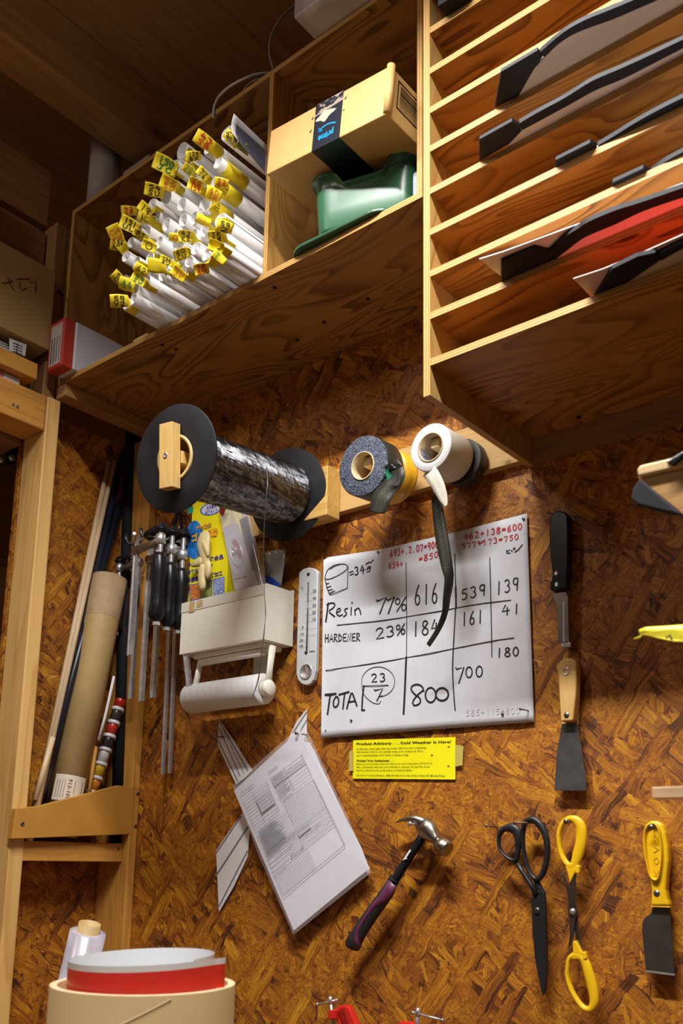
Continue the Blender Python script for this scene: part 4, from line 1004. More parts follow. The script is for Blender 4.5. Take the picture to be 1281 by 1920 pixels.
# ---- thermometer
ZT = lambda x, y, yy=1.485: onY(320+x/4.27, 930+y/4.27, yy)
th = thing('wall_thermometer', 'silver wall thermometer with round humidity dial at its foot', 'thermometer', tuple(ZT(1090, 1520)))
out = [(1026, 612), (1060, 582), (1105, 570), (1150, 580), (1178, 604), (1172, 900), (1165, 1200), (1160, 1400), (1145, 1470), (1120, 1505), (1085, 1518), (1045, 1505), (1015, 1470), (1003, 1420), (1008, 1200), (1016, 900)]
SIL = M('silver_plate', (.66, .68, .71), .4, .25, var=.04)
MB().prism([ZT(x, y) for x, y in out], (0, .0125, 0)).build('body', SIL, th, bevel=.003, seg=3)
mb = MB(); YT = 1.4846
def tq(x0, y0, x1, y1, sk=0): return [ZT(x0, y0, YT), ZT(x1, y0-sk, YT), ZT(x1, y1-sk, YT), ZT(x0, y1, YT)]
for s_, x, y in (('50', 1140, 750), ('40', 1138, 808), ('30', 1136, 866), ('20', 1134, 922), ('10', 1134, 978)): text_mb(mb, s_, tq(x, y, x+28, y+24, 3), bold=.01)
for s_, x, y, wd in (('0', 1050, 1043, 14), ('-10', 1028, 1097, 36), ('-20', 1026, 1147, 36), ('-30', 1026, 1193, 34), ('°C', 1040, 728, 22)): text_mb(mb, s_, tq(x, y, x+wd, y+22, 3), bold=.01)
for k, y in enumerate((785, 843, 900, 955, 1012, 1068, 1122, 1172, 1218)):
    ribbon(mb, [ZT(1076 if k < 5 else 1028, y+4, YT), ZT(1166 if k < 7 else 1105, y-10, YT)], .0003, NY)
text_mb(mb, 'EMPEX', tq(1112, 1240, 1158, 1252, 3), bold=.02)
mb.build('scale', BLKINK, th)
MB().tube([ZT(1103, 690, 1.4835), ZT(1096, 980, 1.4835), ZT(1089, 1240, 1.4835)], .0016, 10).build('glass_tube', M('tube_dark', (.09, .08, .09), .15), th)
MB().lathe(ZT(1088, 1252, 1.4855), NY, [(0, .0042), (.002, .004), (.0032, .002), (.0034, 0)], 16).build('bulb', M('bulb_red', (.08, .02, .02), .15), th)
MB().lathe(ZT(1103, 628, 1.4852), NY, [(0, .0042), (.0006, .0042), (.0006, .0034), (.0003, 0)], 16).build('hanging_hole', BLACKM, th)
dc = ZT(1086, 1405, 1.4848)
MB().lathe(dc, NY, [(0, .0165), (.0022, .0165), (.0022, .0150), (.0008, .0146), (.0008, 0)], 40).build('dial', M('dial_silver', (.58, .58, .58), .25, .7), th)
mb = MB(); ribbon(mb, [dc+Vector((-.006, -.0015, .008)), dc+Vector((.0045, -.0015, -.007))], .0012, NY); mb.build('needle', REDINK, th)
mb = MB()
for k in range(21):
    an = math.radians(-40+k*13); ribbon(mb, [dc+Vector((math.cos(an)*.0115, -.0012, math.sin(an)*.0115)), dc+Vector((math.cos(an)*.0135, -.0012, math.sin(an)*.0135))], .0003, NY)
mb.build('dial_marks', BLKINK, th)

# ---- paper towel holder with caddy
YC = 1.405; xl, xr, zt, zb_ = -1.665, -1.390, 2.088, 1.964
cad = thing('towel_holder', 'cream plastic caddy with paper towel holder below it', 'holder', (-1.53, 1.45, 1.85))
def cbx(a, b): return MB().box(a, b)
mb = MB(); W = .003
mb.box((xl, YC, zb_), (xr, YC+W, zt)); mb.box((xl, 1.493, zb_), (xr, 1.497, zt+.006)); mb.box((xl, YC+W, zb_), (xl+W, 1.493, zt)); mb.box((xr-W, YC+W, zb_), (xr, 1.493, zt+.002)); mb.box((xl+W, YC+W, zb_), (xr-W, 1.493, zb_+W))
mb.build('bin', CREAM, cad)
MB().box((xl-.001, YC-.0012, zt-.024), (xr-.002, YC, zt)).build('rim_band', M('rim_band', (.72, .68, .58), .35, var=.03), cad, bevel=.0005)
MB().box((xl+.03, YC+.015, zb_-.012), (xr-.02, 1.485, zb_)).build('underframe', CREAM, cad, bevel=.003)
MB().tube([(xl+.045, 1.432, zb_-.020), (xr-.025, 1.432, zb_-.020)], .009, 16).build('rail', CREAM, cad)
MB().box((-1.50, 1.484, zb_-.06), (-1.455, 1.497, zb_-.005)).build('back_plate', M('plate_cream', (.6, .56, .44), .4), cad, bevel=.002)
c = Vector((-1.48, 1.4838, zb_-.026)); MB().lathe(c, NY, [(0, .005), (.0015, .0045), (.0015, .002), (0, 0)], 16).build('screw', STEEL, cad)
RC0, RC1 = onY(372, 1308, 1.43), onY(512, 1290, 1.43); RC0.z = RC1.z = (RC0.z+RC1.z)/2
MB().tube([(xr-.007, 1.44, zb_-.008), (xr-.008, 1.435, RC1.z+.045), (xr-.006, 1.43, RC1.z+.012)], [(.010, .005), (.0085, .004), (.010, .004)], 14, up=(1, 0, 0)).build('arm', CREAM, cad)
MB().lathe((xr-.010, 1.43, RC1.z), (1, 0, 0), [(0, 0), (0, .018), (.009, .018), (.012, .015), (.012, 0)], 32).build('hub', CREAM, cad)
MB().lathe((xr-.026, 1.43, RC1.z), (1, 0, 0), [(0, .0165), (.006, .0165), (.006, .0155), (.009, .0155), (.009, .0175), (.016, .0175)], 32).build('hub_neck', CREAM, cad)
MB().tube([(xl+.038, 1.44, zb_-.008), (xl+.03, 1.435, RC1.z+.04), (xl+.022, 1.43, RC1.z)], [(.008, .006), (.008, .005), (.01, .005)], 14, up=(1, 0, 0)).build('arm', CREAM, cad)
for u, v, wd, h in ((150/4.27+320, 850/4.27+930, 10, 20), (210/4.27+320, 838/4.27+930, 11, 14)):
    MB().add([onY(u, v, YC-.0016), onY(u+wd, v-wd*.22, YC-.0016), onY(u+wd-1, v+h-3, YC-.0016), onY(u-1, v+h, YC-.0016)], [(0, 1, 2, 3)]).build('glue_mark', M('glue_mark', (.55, .38, .16), .5, var=.2, scale=80), cad)
def towel():
    t = NT('paper_towel'); co = t.coords(False); sx = t.node('ShaderNodeSeparateXYZ'); t.put(sx.inputs[0], co)
    a = t.math('PINGPONG', t.math('MULTIPLY', t.math('ADD', sx.outputs[0], t.math('MULTIPLY', sx.outputs[2], .35)), 1/.011), 1.)
    b = t.math('PINGPONG', t.math('MULTIPLY', sx.outputs[0], 1/.0008), 1.)
    c = t.ramp(a, [(0, (.62, .60, .60)), (.06, (.76, .75, .76)), (1, (.78, .77, .78))])
    t.bump(t.math('ADD', t.math('MULTIPLY', b, .3), t.ramp(a, [(0, 0.), (.12, 1.)])), .5, .0008); return t.out(c, .8)
rl = thing('paper_towel_roll', 'roll of white paper towel under the cream caddy', 'paper roll', (RC0.x, 1.43, RC0.z-.033))
x0r, x1r = RC0.x-.028, xr-.018
MB().lathe((x0r, 1.43, RC1.z), (1, 0, 0), [(0, .019), (0, .031), (.003, .034), (x1r-x0r-.002, .034), (x1r-x0r, .033), (x1r-x0r, .019)], 56).build('paper', towel(), rl)
MB().lathe((x0r, 1.43, RC1.z), (1, 0, 0), [(0, .019), (0, .0165), (x1r-x0r, .0165), (x1r-x0r, .019), (0, .019)], 40).build('core', M('grey_core', (.45, .43, .38), .6), rl)

# glove box
ZG = lambda x, y, yy=1.425: onY(330+x/6.742, 930+y/6.742, yy)
gb = thing('glove_box', 'yellow box of rubber gloves standing in the cream caddy', 'box', tuple(ZG(400, 1330)))
gcol = M('glove_yellow', (.76, .66, .01), .3, var=.02)
XL_, XR_ = ZG(138, 900).x, ZG(640, 1000).x-.006
ztop = ZG(138, 60).z
zbb = zb_+.004
MB().box((XL_, 1.432, zbb), (XR_, 1.474, ztop)).build('carton', gcol, gb, bevel=.0015)
GY = 1.4316
mb = MB(); mb.add([ZG(148, 155, GY), ZG(222, 133, GY), ZG(218, 208, GY), ZG(150, 230, GY)], [(0, 1, 2, 3)]); mb.build('green_patch', M('green_patch', (.01, .30, .20), .4), gb)
def ell(cx, cy, rx, ry, an, n=32):
    r = math.radians(an); return [(cx+rx*math.cos(t)*math.cos(r)-ry*math.sin(t)*math.sin(r), cy+rx*math.cos(t)*math.sin(r)+ry*math.sin(t)*math.cos(r)) for t in [2*math.pi*k/n for k in range(n)]]
def face(pts, yy, F, mat, name, parent):
    return MB().add([F(x, y, yy) for x, y in pts], [tuple(range(len(pts)))]).build(name, mat, parent)
face([(p[0], p[1]) for p in ell(440, 165, 138, 78, -14)], GY, ZG, M('blue_print', (.02, .12, .55), .4, var=.05), 'oval_rim', gb)
face([(p[0], p[1]) for p in ell(442, 165, 122, 66, -14)], GY-.0003, ZG, M('lilac', (.55, .52, .68), .4, var=.03), 'oval', gb)
face([p for p in ell(232, 555, 112, 245, 2) if p[0] > 139], GY, ZG, M('globe_blue', (.01, .16, .50), .35, var=.5, scale=70), 'globe_print', gb)
mb = MB(); pu = M('indigo_ink', (.04, .02, .28), .4)
def gq(x0, y0, x1, y1, h, d=.0006): return [ZG(x0, y0, GY-d), ZG(x1, y1, GY-d), ZG(x1, y1+h, GY-d), ZG(x0, y0+h, GY-d)]
text_mb(mb, '左右兼用', gq(385, 130, 510, 98, 52), bold=.02); text_mb(mb, '極薄タイプ', gq(370, 196, 525, 160, 50), bold=.02)
text_mb(mb, '食品衛生適合品', gq(190, 835, 598, 730, 62), bold=.03); text_mb(mb, '粉なしタイプ', gq(190, 930, 465, 855, 62), bold=.03); text_mb(mb, '豊富なサイズ加工', gq(190, 1030, 588, 940, 62), bold=.03)
for y in (865, 960, 1060): face(ell(170, y, 14, 26, 0, 16), GY-.0005, ZG, pu, 'bullet_print', gb)
mb.build('indigo_text', pu, gb)
mb = MB(); text_mb(mb, 'ぴったり', gq(258, 375, 445, 325, 70, .0012), bold=.06); text_mb(mb, 'ゴム手袋', gq(200, 480, 525, 395, 110, .0012), bold=.05)
mb2 = MB(); text_mb(mb2, 'ぴったり', gq(253, 380, 447, 322, 78, .0008), bold=.12); text_mb(mb2, 'ゴム手袋', gq(194, 484, 531, 393, 116, .0008), bold=.10)
mb2.build('text_outline', M('dark_green_ink', (.01, .09, .08), .4), gb)
mb.build('orange_text', M('orange_print', (.85, .36, .02), .4), gb)
for k, (x0, x1, c_) in enumerate(((165, 318, (.55, .18, .05)), (330, 458, (.30, .33, .10)), (470, 610, (.25, .30, .55)))):
    y0, y1 = 1115-k*37, 1330
    face([(x0, y0+8), (x1, y0-22), (x1+4, y1-30), (x0+8, y1)], GY-.0002, ZG, M('blue_print', (.02, .12, .55), .4), 'picture_frame', gb)
    face([(x0+8, y0+16), (x1-8, y0-12), (x1-4, y1-40), (x0+15, y1-12)], GY-.0006, ZG, M('picture_%d' % k, c_, .4, var=.6, scale=220), 'picture', gb)
# the latex glove on the box front
GL = M('latex', (.60, .49, .24), .5, var=.1, scale=50)
gv = thing('latex_glove', 'crumpled cream latex glove hanging over the yellow box front', 'glove', tuple(ZG(340, 1215, 1.41)))
def gt(pts, rr, nm):
    rr = [(a_*1.3, b_*1.25) for a_, b_ in rr]
    MB().tube([ZG(x, y, yy) for x, y, yy in pts], rr, 14).build(nm, GL, gv, subsurf=1)
gt([(365, 450, 1.418), (360, 490, 1.415), (350, 560, 1.414), (350, 640, 1.413), (368, 740, 1.414), (378, 820, 1.414), (370, 900, 1.415)], [(.006, .004), (.0145, .006), (.018, .007), (.016, .007), (.0125, .006), (.011, .005), (.006, .004)], 'cuff')
gt([(350, 800, 1.413), (300, 835, 1.412), (240, 860, 1.413), (190, 885, 1.415)], [(.009, .005), (.009, .005), (.007, .004), (.0025, .002)], 'finger')
gt([(390, 820, 1.415), (405, 900, 1.414), (410, 980, 1.414), (400, 1055, 1.416)], [(.009, .005), (.0085, .005), (.0075, .005), (.003, .003)], 'finger')
gt([(345, 850, 1.412), (325, 950, 1.411), (322, 1050, 1.411), (335, 1130, 1.411), (345, 1200, 1.412)], [(.0085, .005), (.0085, .0055), (.008, .005), (.0095, .006), (.005, .004)], 'finger')
gt([(330, 560, 1.409), (360, 620, 1.407), (400, 700, 1.408), (405, 780, 1.410)], [(.004, .003), (.006, .004), (.006, .004), (.003, .002)], 'fold')
# clear blister box
bb = thing('blister_box', 'clear plastic box with a small cutter, beside the yellow glove box', 'box', tuple(ZG(850, 1180, 1.43)))
CLB = clearmat('clear_box', (.75, .73, .78), .30, .06)
fr = [(550, 385), (520, 105), (560, 90), (905, 200), (985, 500), (1100, 1120), (740, 1195), (690, 1000)]
A0 = [ZG(x, y, 1.418) for x, y in ((525, 100), (860, 95), (1105, 1150), (735, 1200))]
MB().prism(A0, (0, .0125, 0)).build('shell', CLB, bb, bevel=.002)
face([(580, 395), (775, 335), (965, 950), (730, 1010)], 1.424, ZG, M('grey_print_card', (.40, .37, .42), .4, var=.1, scale=60), 'insert', bb)
face([(800, 300), (905, 250), (1045, 935), (975, 960)], 1.424, ZG, BLACKM, 'insert_side', bb)
face([(715, 1020), (985, 945), (1040, 1130), (745, 1190)], 1.4235, ZG, M('greige_card', (.46, .40, .35), .5), 'label', bb)
face([(548, 140), (600, 108), (650, 112), (610, 225), (585, 262), (550, 215)], 1.4175, ZG, M('maroon', (.14, .015, .012), .3), 'sticker', bb)
MB().tube([ZG(x, y, 1.421) for x, y in ((700, 560), (745, 530), (800, 600), (850, 740), (840, 840), (790, 885), (730, 850), (695, 740), (685, 640), (700, 560))], .0009, 8).build('loop_outline', STEEL, bb)
MB().lathe(ZG(735, 690, 1.422), NY, [(0, .0085), (.002, .0085), (.002, .0055), (.0005, .005), (.0005, 0)], 28).build('cutter_wheel', STEEL, bb)
face([(705, 590), (745, 550), (790, 620), (835, 760), (810, 800), (770, 740), (740, 640)], 1.423, ZG, M('cutter_red', (.25, .05, .05), .35), 'cutter_body', bb)
mb = MB(); text_mb(mb, '室内作業に最適', [ZG(730, 1040, 1.4232), ZG(890, 1005, 1.4232), ZG(893, 1030, 1.4232), ZG(735, 1068, 1.4232)], bold=.02); mb.build('print', BLKINK, bb)
# silvery blue bag behind
bagm = M('bag_film', (.42, .41, .42), .25, .2, var=.25, scale=12)
bg = thing('foil_bag', 'silver and blue plastic bag standing at the right of the caddy', 'bag', tuple(ZT(830, 720, 1.46)))
g = []
for j in range(9):
    f = j/8; l = (700*(1-f)+760*f, 470*(1-f)+730*f); r_ = (928+(-60*f*f), 430+300*f) if True else 0
    l = (755, 450+270*f); r_ = (925-8*math.sin(f*3)-40*f*f, 408+320*f)
    g.append([ZT(l[0]*(1-k/6)+r_[0]*k/6, l[1]*(1-k/6)+r_[1]*k/6, 1.462-.006*math.sin(k*1.1+j*.6)) for k in range(7)])
MB().sheet(g).build('bag', bagm, bg, solid=.001)
face([(765, 625), (815, 655), (870, 700), (878, 722), (765, 722)], 1.452, ZT, M('bag_blue', (.02, .06, .45), .3), 'blue_print', bg)
# ================================================================ CABINET CONTENTS
def quadface(q, mat, name, parent, solid=0):
    return MB().add(q, [tuple(range(len(q)))]).build(name, mat, parent, solid=solid)
# ---- carton in the right bay
YB = 1.12
bl_, br_ = onY(499, 328, YB), onY(725, 213, YB)
tl_, tr_ = onY(512, 243, YB), onY(735, 121, YB)
ex = (br_-bl_); ex.y = 0; Lb = ex.length; ex.normalize(); ez = ex.cross(Vector((0, -1, 0)))*-1
if ez.z < 0: ez = -ez
Hb = ((tl_-bl_).dot(ez)+(tr_-br_).dot(ez))/2; ey = Vector((0, 1, 0)); Db = .215
bo = bl_.copy(); pass
Lb = (br_.x-bo.x)/ex.x
box = thing('delivery_carton', 'brown delivery carton with black printed tape lying on the green tub', 'box', tuple(bo))
def bp_(a, b, c): return bo+ex*a+ey*b+ez*c
def bface(a0, a1, c0, c1, d=.0005): return [bp_(a0, -d, c1), bp_(a1, -d, c1), bp_(a1, -d, c0), bp_(a0, -d, c0)]
# slot for rounded side flap
mb = MB(); pts = [bp_(0, 0, 0), bp_(Lb, 0, 0), bp_(Lb, 0, Hb), bp_(0, 0, Hb)]
mb.prism(pts, (0, Db, 0)).build('carton', CARD, box, bevel=.0025)
MB().tube([bp_(Lb-.002, .004, .004), bp_(Lb-.001, .004, Hb*.5), bp_(Lb-.002, .004, Hb+.003)], .0075, 14).build('folded_flap', CARD, box)
t0, t1 = Lb*.405, Lb*.635
TB = NT('printed_tape'); nz = TB.noise(TB.map(TB.coords(False), (30, 30, 60)), 1, 5, .7).outputs[0]
sx = TB.node('ShaderNodeSeparateXYZ'); TB.put(sx.inputs[0], TB.coords(False))
# worn label: torn paper left in the upper half of the band
zc = TB.math('ABSOLUTE', TB.math('SUBTRACT', sx.outputs[2], .050)); xc = TB.math('ABSOLUTE', TB.math('SUBTRACT', sx.outputs[0], (t0+t1)/2-.003))
torn = TB.math('LESS_THAN', TB.math('ADD', TB.math('MULTIPLY', zc, 1.9), TB.math('ADD', xc, TB.math('MULTIPLY', nz, .035))), .043)
scr = TB.math('MULTIPLY', TB.math('GREATER_THAN', nz, .52), TB.math('GREATER_THAN', sx.outputs[2], .06))
f_ = TB.math('MAXIMUM', torn, TB.math('MULTIPLY', scr, .6))
TAPEM = TB.out(TB.mix(f_, (.010, .013, .022), (.50, .38, .29)), TB.ramp(f_, [(0, .3), (1, .8)]))
ovr = MB().add([bp_(t0, -.0006, Hb+.0006), bp_(t1, -.0006, Hb+.0006), bp_(t1, -.0006, -.0006), bp_(t0, -.0006, -.0006), bp_(t1, .12, -.0006), bp_(t0, .12, -.0006), bp_(t0, .12, Hb+.0006), bp_(t1, .12, Hb+.0006)],
               [(0, 1, 2, 3), (3, 2, 4, 5), (1, 0, 6, 7)]).build('printed_tape', TAPEM, box)
BLU = M('blue_ink', (.0, .25, .62), .4, var=.02)
mb = MB()
# logo reads upside down
def lq(a0, a1, c0, c1): return [bp_(a1, -.0012, c0), bp_(a0, -.0012, c0), bp_(a0, -.0012, c1), bp_(a1, -.0012, c1)]
text_mb(mb, 'prime', lq(t0+.014, t1-.016, .012, .029), bold=.03)
pts = [bp_(t0+.015+.040*k/10, -.0012, .033+.0075*math.sin(math.pi*(.15+.75*k/10))) for k in range(11)]
ribbon(mb, pts, .0028, NY); ribbon(mb, [pts[0]+ez*.004-ex*.0005, pts[0]-ez*.003, pts[0]+ex*.008-ez*.003], .0022, NY)
mb.build('tape_print', BLU, box)
for (a, c, s_) in ((t1+.006, .078, 1), (t1+.004, .056, -1), (t0-.006, .072, 1), (t0-.008, .046, 1)):
    quadface([bp_(a-.003, -.0006, c-.002), bp_(a+.003, -.0006, c+(.003 if s_ > 0 else -.001)), bp_(a+.001, -.0006, c-.004)], BLKINK, 'arrow_mark', box)
mb = MB()
def sface(b0, b1, c0, c1, d=.0006): return [bp_(Lb+d, b0, c1), bp_(Lb+d, b1, c1), bp_(Lb+d, b1, c0), bp_(Lb+d, b0, c0)]
b0, b1, c0, c1 = .024, .19, .028, Hb-.012
for q in (sface(b0, b1, c1-.003, c1), sface(b0, b1, c0, c0+.003), sface(b0, b0+.003, c0, c1), sface(b1-.003, b1, c0, c1)): mb.add(q, [(0, 1, 2, 3)])
random.seed(5); x = b0+.008
z = c0+.007
while z < c1-.006:
    h = random.choice((.0012, .0022, .0008)); mb.add(sface(b0+.008, b1-.008, z, z+h), [(0, 1, 2, 3)]); z += h+random.choice((.0012, .0024, .0016))
mb.build('barcode', BLKINK, box)

# ---- green tub
GRN = M('green_tub', (.028, .115, .055), .34, var=.03)
tc_ = Vector((-.990, 1.272, 2.6665)); yawt = .27; LX, LY, HT = .108, .082, .116
tub = thing('green_tub', 'dark green plastic tub with a notched rim under the carton', 'tub', tuple(tc_-Vector((0, 0, .0))))
def rrect(lx, ly, r, n=7):
    o = []
    for (cx, cy, a0) in ((lx-r, ly-r, 0), (-lx+r, ly-r, 90), (-lx+r, -ly+r, 180), (lx-r, -ly+r, 270)):
        for k in range(n+1):
            a = math.radians(a0+90*k/n); o.append((cx+r*math.cos(a), cy+r*math.sin(a)))
    # densify the long front edge
    out = []
    for i in range(len(o)):
        p, q = o[i], o[(i+1) % len(o)]; out.append(p); d = math.hypot(p[0]-q[0], p[1]-q[1])
        m = int(d/.012)
        for k in range(1, m+1): out.append((p[0]+(q[0]-p[0])*k/(m+1), p[1]+(q[1]-p[1])*k/(m+1)))
    return out
def notch(x, y):
    # the dip in the middle of the long sides
    if abs(y) < LY*.8: return 0
    s_ = abs(x-.004)
    return -.030*(1-min(1, max(0, (s_-.040)/.014))**1.0) if s_ < .054 else 0
cyw_, syw_ = math.cos(yawt), math.sin(yawt)
def tw(x, y, z): return tc_+Vector((x*cyw_-y*syw_, x*syw_+y*cyw_, z))
lev = [(0, .88), (.004, .90), (.04, .925), (.085, .95), (HT-.006, .965), (HT-.004, 1.03), (HT, 1.035)]
rows = []
base = rrect(LX, LY, .03)
for z, s_ in lev:
    row = []
    for x, y in base:
        dz = notch(x, y) if z > .08 else 0
        row.append(tw(x*s_, y*s_, z+dz*(1 if z > .10 else .35)))
    row.append(row[0]); rows.append(row)
tb_ = MB().sheet(rows); tb_.add([tw(x*.88, y*.88, 0) for x, y in base], [tuple(range(len(base)))])
tb_.build('body', GRN, tub, solid=.0022)
lid = MB().prism([Vector((-1.022+x*1.15*.999, 1.270+y*1.08+x*.045, 2.6588)) for x, y in rrect(LX, LY, .04)], (0, 0, .007)).build('tub_lid', M('lid_green', (.02, .075, .035), .4), bevel=.002)
tag(lid, 'dark green lid lying under the tub, its rounded corner sticking out', 'lid')
# small clear thing behind the tub at the right
tag(MB().box((-.862, 1.21, 2.66), (-.846, 1.24, 2.72)).build('small_jar', M('grey_glass', (.3, .33, .36), .15), bevel=.004), 'small grey jar squeezed between the green tub and the cabinet side', 'jar')

# ---- red and white box at the left end
YR = 1.150; r0, r1 = onZ(84, 698, 2.659), onZ(117, 684, 2.659)
yr = (r0.y+r1.y)/2; xa, xb2 = -1.918, r1.x
hR = onY(125, 592, yr).z-2.659
rb = thing('red_white_box', 'red and white carton at the left end of the cabinet shelf', 'box', (xa, yr, 2.659))
MB().box((xa, yr, 2.6592), (xb2, yr+.03, 2.659+hR)).build('red_end', M('red_card', (.42, .035, .02), .5, var=.08), rb, bevel=.002)
MB().box((xa+.001, yr+.0305, 2.6592), (xb2+.004, 1.47, 2.659+hR)).build('white_body', M('white_card', (.55, .54, .60), .5, var=.03), rb, bevel=.003)
MB().box((xa+.008, yr-.0006, 2.668), (xb2-.008, yr, 2.659+hR-.01)).build('label', M('label_grey', (.42, .38, .36), .5, var=.1), rb)
mb = MB()
for k in range(4): ribbon(mb, [(xa+.0155+.011*k, yr-.0012, 2.675+.001*q) for q in range(0, int(hR*550), 6)], .0035-.0006*k, NY)
mb.build('label_print', BLKINK, rb)
# yellow-brown slip beneath the rolls
sl = thing('folded_card', 'small kraft card with black drawing, under the left end of the rolls', 'card', tuple(onZ(262, 640, 2.659)))
sx0 = onZ(247, 641, 2.659).x
MB().box((sx0, 1.197, 2.6585), (sx0+.05, 1.40, 2.6655)).build('card', KRAFT, sl, bevel=.0008)

# ---- things on top of the cabinet
ZT2 = 3.1405
rt = thing('tall_paper_tube', 'thick pale paper roll standing on top of the cabinet', 'paper roll', (-1.80, 1.30, ZT2))
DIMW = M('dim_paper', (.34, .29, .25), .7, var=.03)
pc0 = onY(196, 320, 1.27); h_ = onY(195, 232, 1.27).z-ZT2
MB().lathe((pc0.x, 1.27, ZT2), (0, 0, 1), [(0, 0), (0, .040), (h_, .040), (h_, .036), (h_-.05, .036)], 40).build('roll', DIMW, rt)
rt.location = (pc0.x, 1.27, ZT2)
for ch in bpy.data.objects:
    if ch.parent == rt: ch.location = Vector((-1.80, 1.30, ZT2))-Vector(rt.location)
xa_, xb_ = onY(232, 300, 1.30).x, onY(278, 300, 1.30).x
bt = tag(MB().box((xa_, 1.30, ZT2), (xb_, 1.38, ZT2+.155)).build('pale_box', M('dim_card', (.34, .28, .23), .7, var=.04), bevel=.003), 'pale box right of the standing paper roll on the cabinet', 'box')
tag(MB().box((-1.36, 1.31, ZT2), (-1.22, 1.44, ZT2+.145)).build('green_case', M('green_case', (.012, .05, .045), .5), bevel=.004), 'dark green case on the cabinet top below the curved cable', 'case')
c0_ = onZ(587, 72, ZT2+.001); c1_ = onZ(551, 34, ZT2+.001)
pc = thing('plastic_container', 'clear plastic container jutting over the cabinet top edge', 'container', tuple(c1_))
xL = c0_.x; yF = c1_.y; hC = .12
W_ = .20
mb = MB(); fr_ = [(xL, yF), (xL+W_, yF), (xL+W_, yF+.24), (xL, yF+.24)]
CLP = clearmat('container_film', (.80, .74, .78), .42, .25)
mb.prism([Vector((x, y, ZT2+.001)) for x, y in fr_], (0, 0, hC)).build('container', CLP, pc, bevel=.004)
MB().box((xL+.012, yF+.012, ZT2+.004), (xL+W_-.012, yF+.22, ZT2+.07)).build('contents', M('container_fill', (.40, .37, .36), .5, var=.35, scale=40), pc, bevel=.006)
CABLE = M('cable_white', (.52, .52, .45), .5)
def cable(pts, r, label, mat=CABLE):
    P_ = [onY(u, v, y) for u, v, y in pts]; Q = []
    for i in range(len(P_)-1):
        p0, p1, p2, p3 = P_[max(i-1, 0)], P_[i], P_[i+1], P_[min(i+2, len(P_)-1)]
        for k in range(6):
            f = k/6; Q.append(.5*((2*p1)+(p2-p0)*f+(2*p0-5*p1+4*p2-p3)*f*f+(3*p1-p0-3*p2+p3)*f*f*f))
    tag(MB().tube(Q+[P_[-1]], r, 10).build('cable', mat), label, 'cable')
cable([(400, 221, 1.193), (402, 200, 1.192), (412, 180, 1.195), (432, 162, 1.20), (458, 148, 1.21), (480, 140, 1.225), (505, 137, 1.25)], .0032, 'white cable arching over the front edge of the cabinet top')
cable([(456, 172, 1.23), (466, 158, 1.24), (480, 150, 1.25), (500, 146, 1.27)], .0016, 'thin white lead under the arching cable')
cable([(513, 130, 1.20), (506, 105, 1.21), (506, 78, 1.22), (515, 52, 1.23), (535, 25, 1.25), (556, 8, 1.27)], .0024, 'grey cable rising behind the clear container', M('cable_grey', (.22, .20, .18), .6))

# ================================================================ LEFT SIDE
# carton face and papers above the header rail
cb2 = thing('long_carton', 'long flat brown carton with pencilled characters on the left rails', 'box', (-2.0, .5, 2.72))
MB().box((-2.10, .2, 2.722), (-1.922, 1.157, 2.938)).build('carton', M('old_card', (.38, .24, .09), .65, var=.05, scale=6), cb2, bevel=.002)
Xc = -1.9212
mb = MB()
for st_ in ([(4, 530), (12, 531), (24, 527)], [(15, 520), (19, 532), (26, 544)], [(32, 523), (55, 523)], [(38, 530), (36, 538), (42, 544), (50, 541)], [(57, 530), (68, 527), (66, 548)]):
    P_ = [onX(u, v, Xc) for u, v in st_]; ribbon(mb, P_, .0025, Vector((1, 0, 0)))
mb.build('pencil_marks', BLKINK, cb2)
MB().prism([onX(u, v, Xc+.0005) for u, v in ((105, 547), (110, 543), (119, 552), (119, 558))], (.001, 0, 0)).build('hand_hole', BLACKM, cb2)
pp1 = thing('paper_stack', 'white papers with bold characters stacked below the long carton', 'papers', (-1.98, 1.0, 2.675))
PAPD = M('stack_paper', (.62, .60, .64), .6, var=.05)
for i in range(4): MB().box((-2.05, .6+.02*i, 2.6735+.010*i), (-1.935-.006*i, 1.10-.012*i, 2.6765+.010*i)).build('sheet', PAPD, pp1)
q = [onX(18, 634, -1.934), onX(50, 646, -1.934), onX(47, 668, -1.934), onX(18, 657, -1.934)]
MB().prism(q, (-.002, 0, 0)).build('label', WHITE, pp1)
mb = MB()
for i in range(4): ribbon(mb, [onX(25, 643+5*i, -1.9332), onX(42, 650+5*i, -1.9332)], .002, Vector((1, 0, 0)))
ribbon(mb, [onX(33, 643, -1.9332), onX(31, 664, -1.9332)], .002, Vector((1, 0, 0)))
mb.build('label_print', BLKINK, pp1)
p2 = thing('pink_packet', 'pink and white packet between the orange rail and header beam', 'packet', (-1.98, .9, 2.603))
MB().box((-2.05, .5, 2.603), (-1.945, 1.055, 2.627)).build('pink_part', M('pink_card', (.50, .17, .34), .5, var=.04), p2, bevel=.001)
MB().box((-2.05, 1.056, 2.603), (-1.945, 1.10, 2.627)).build('white_part', WHITE, p2, bevel=.001)
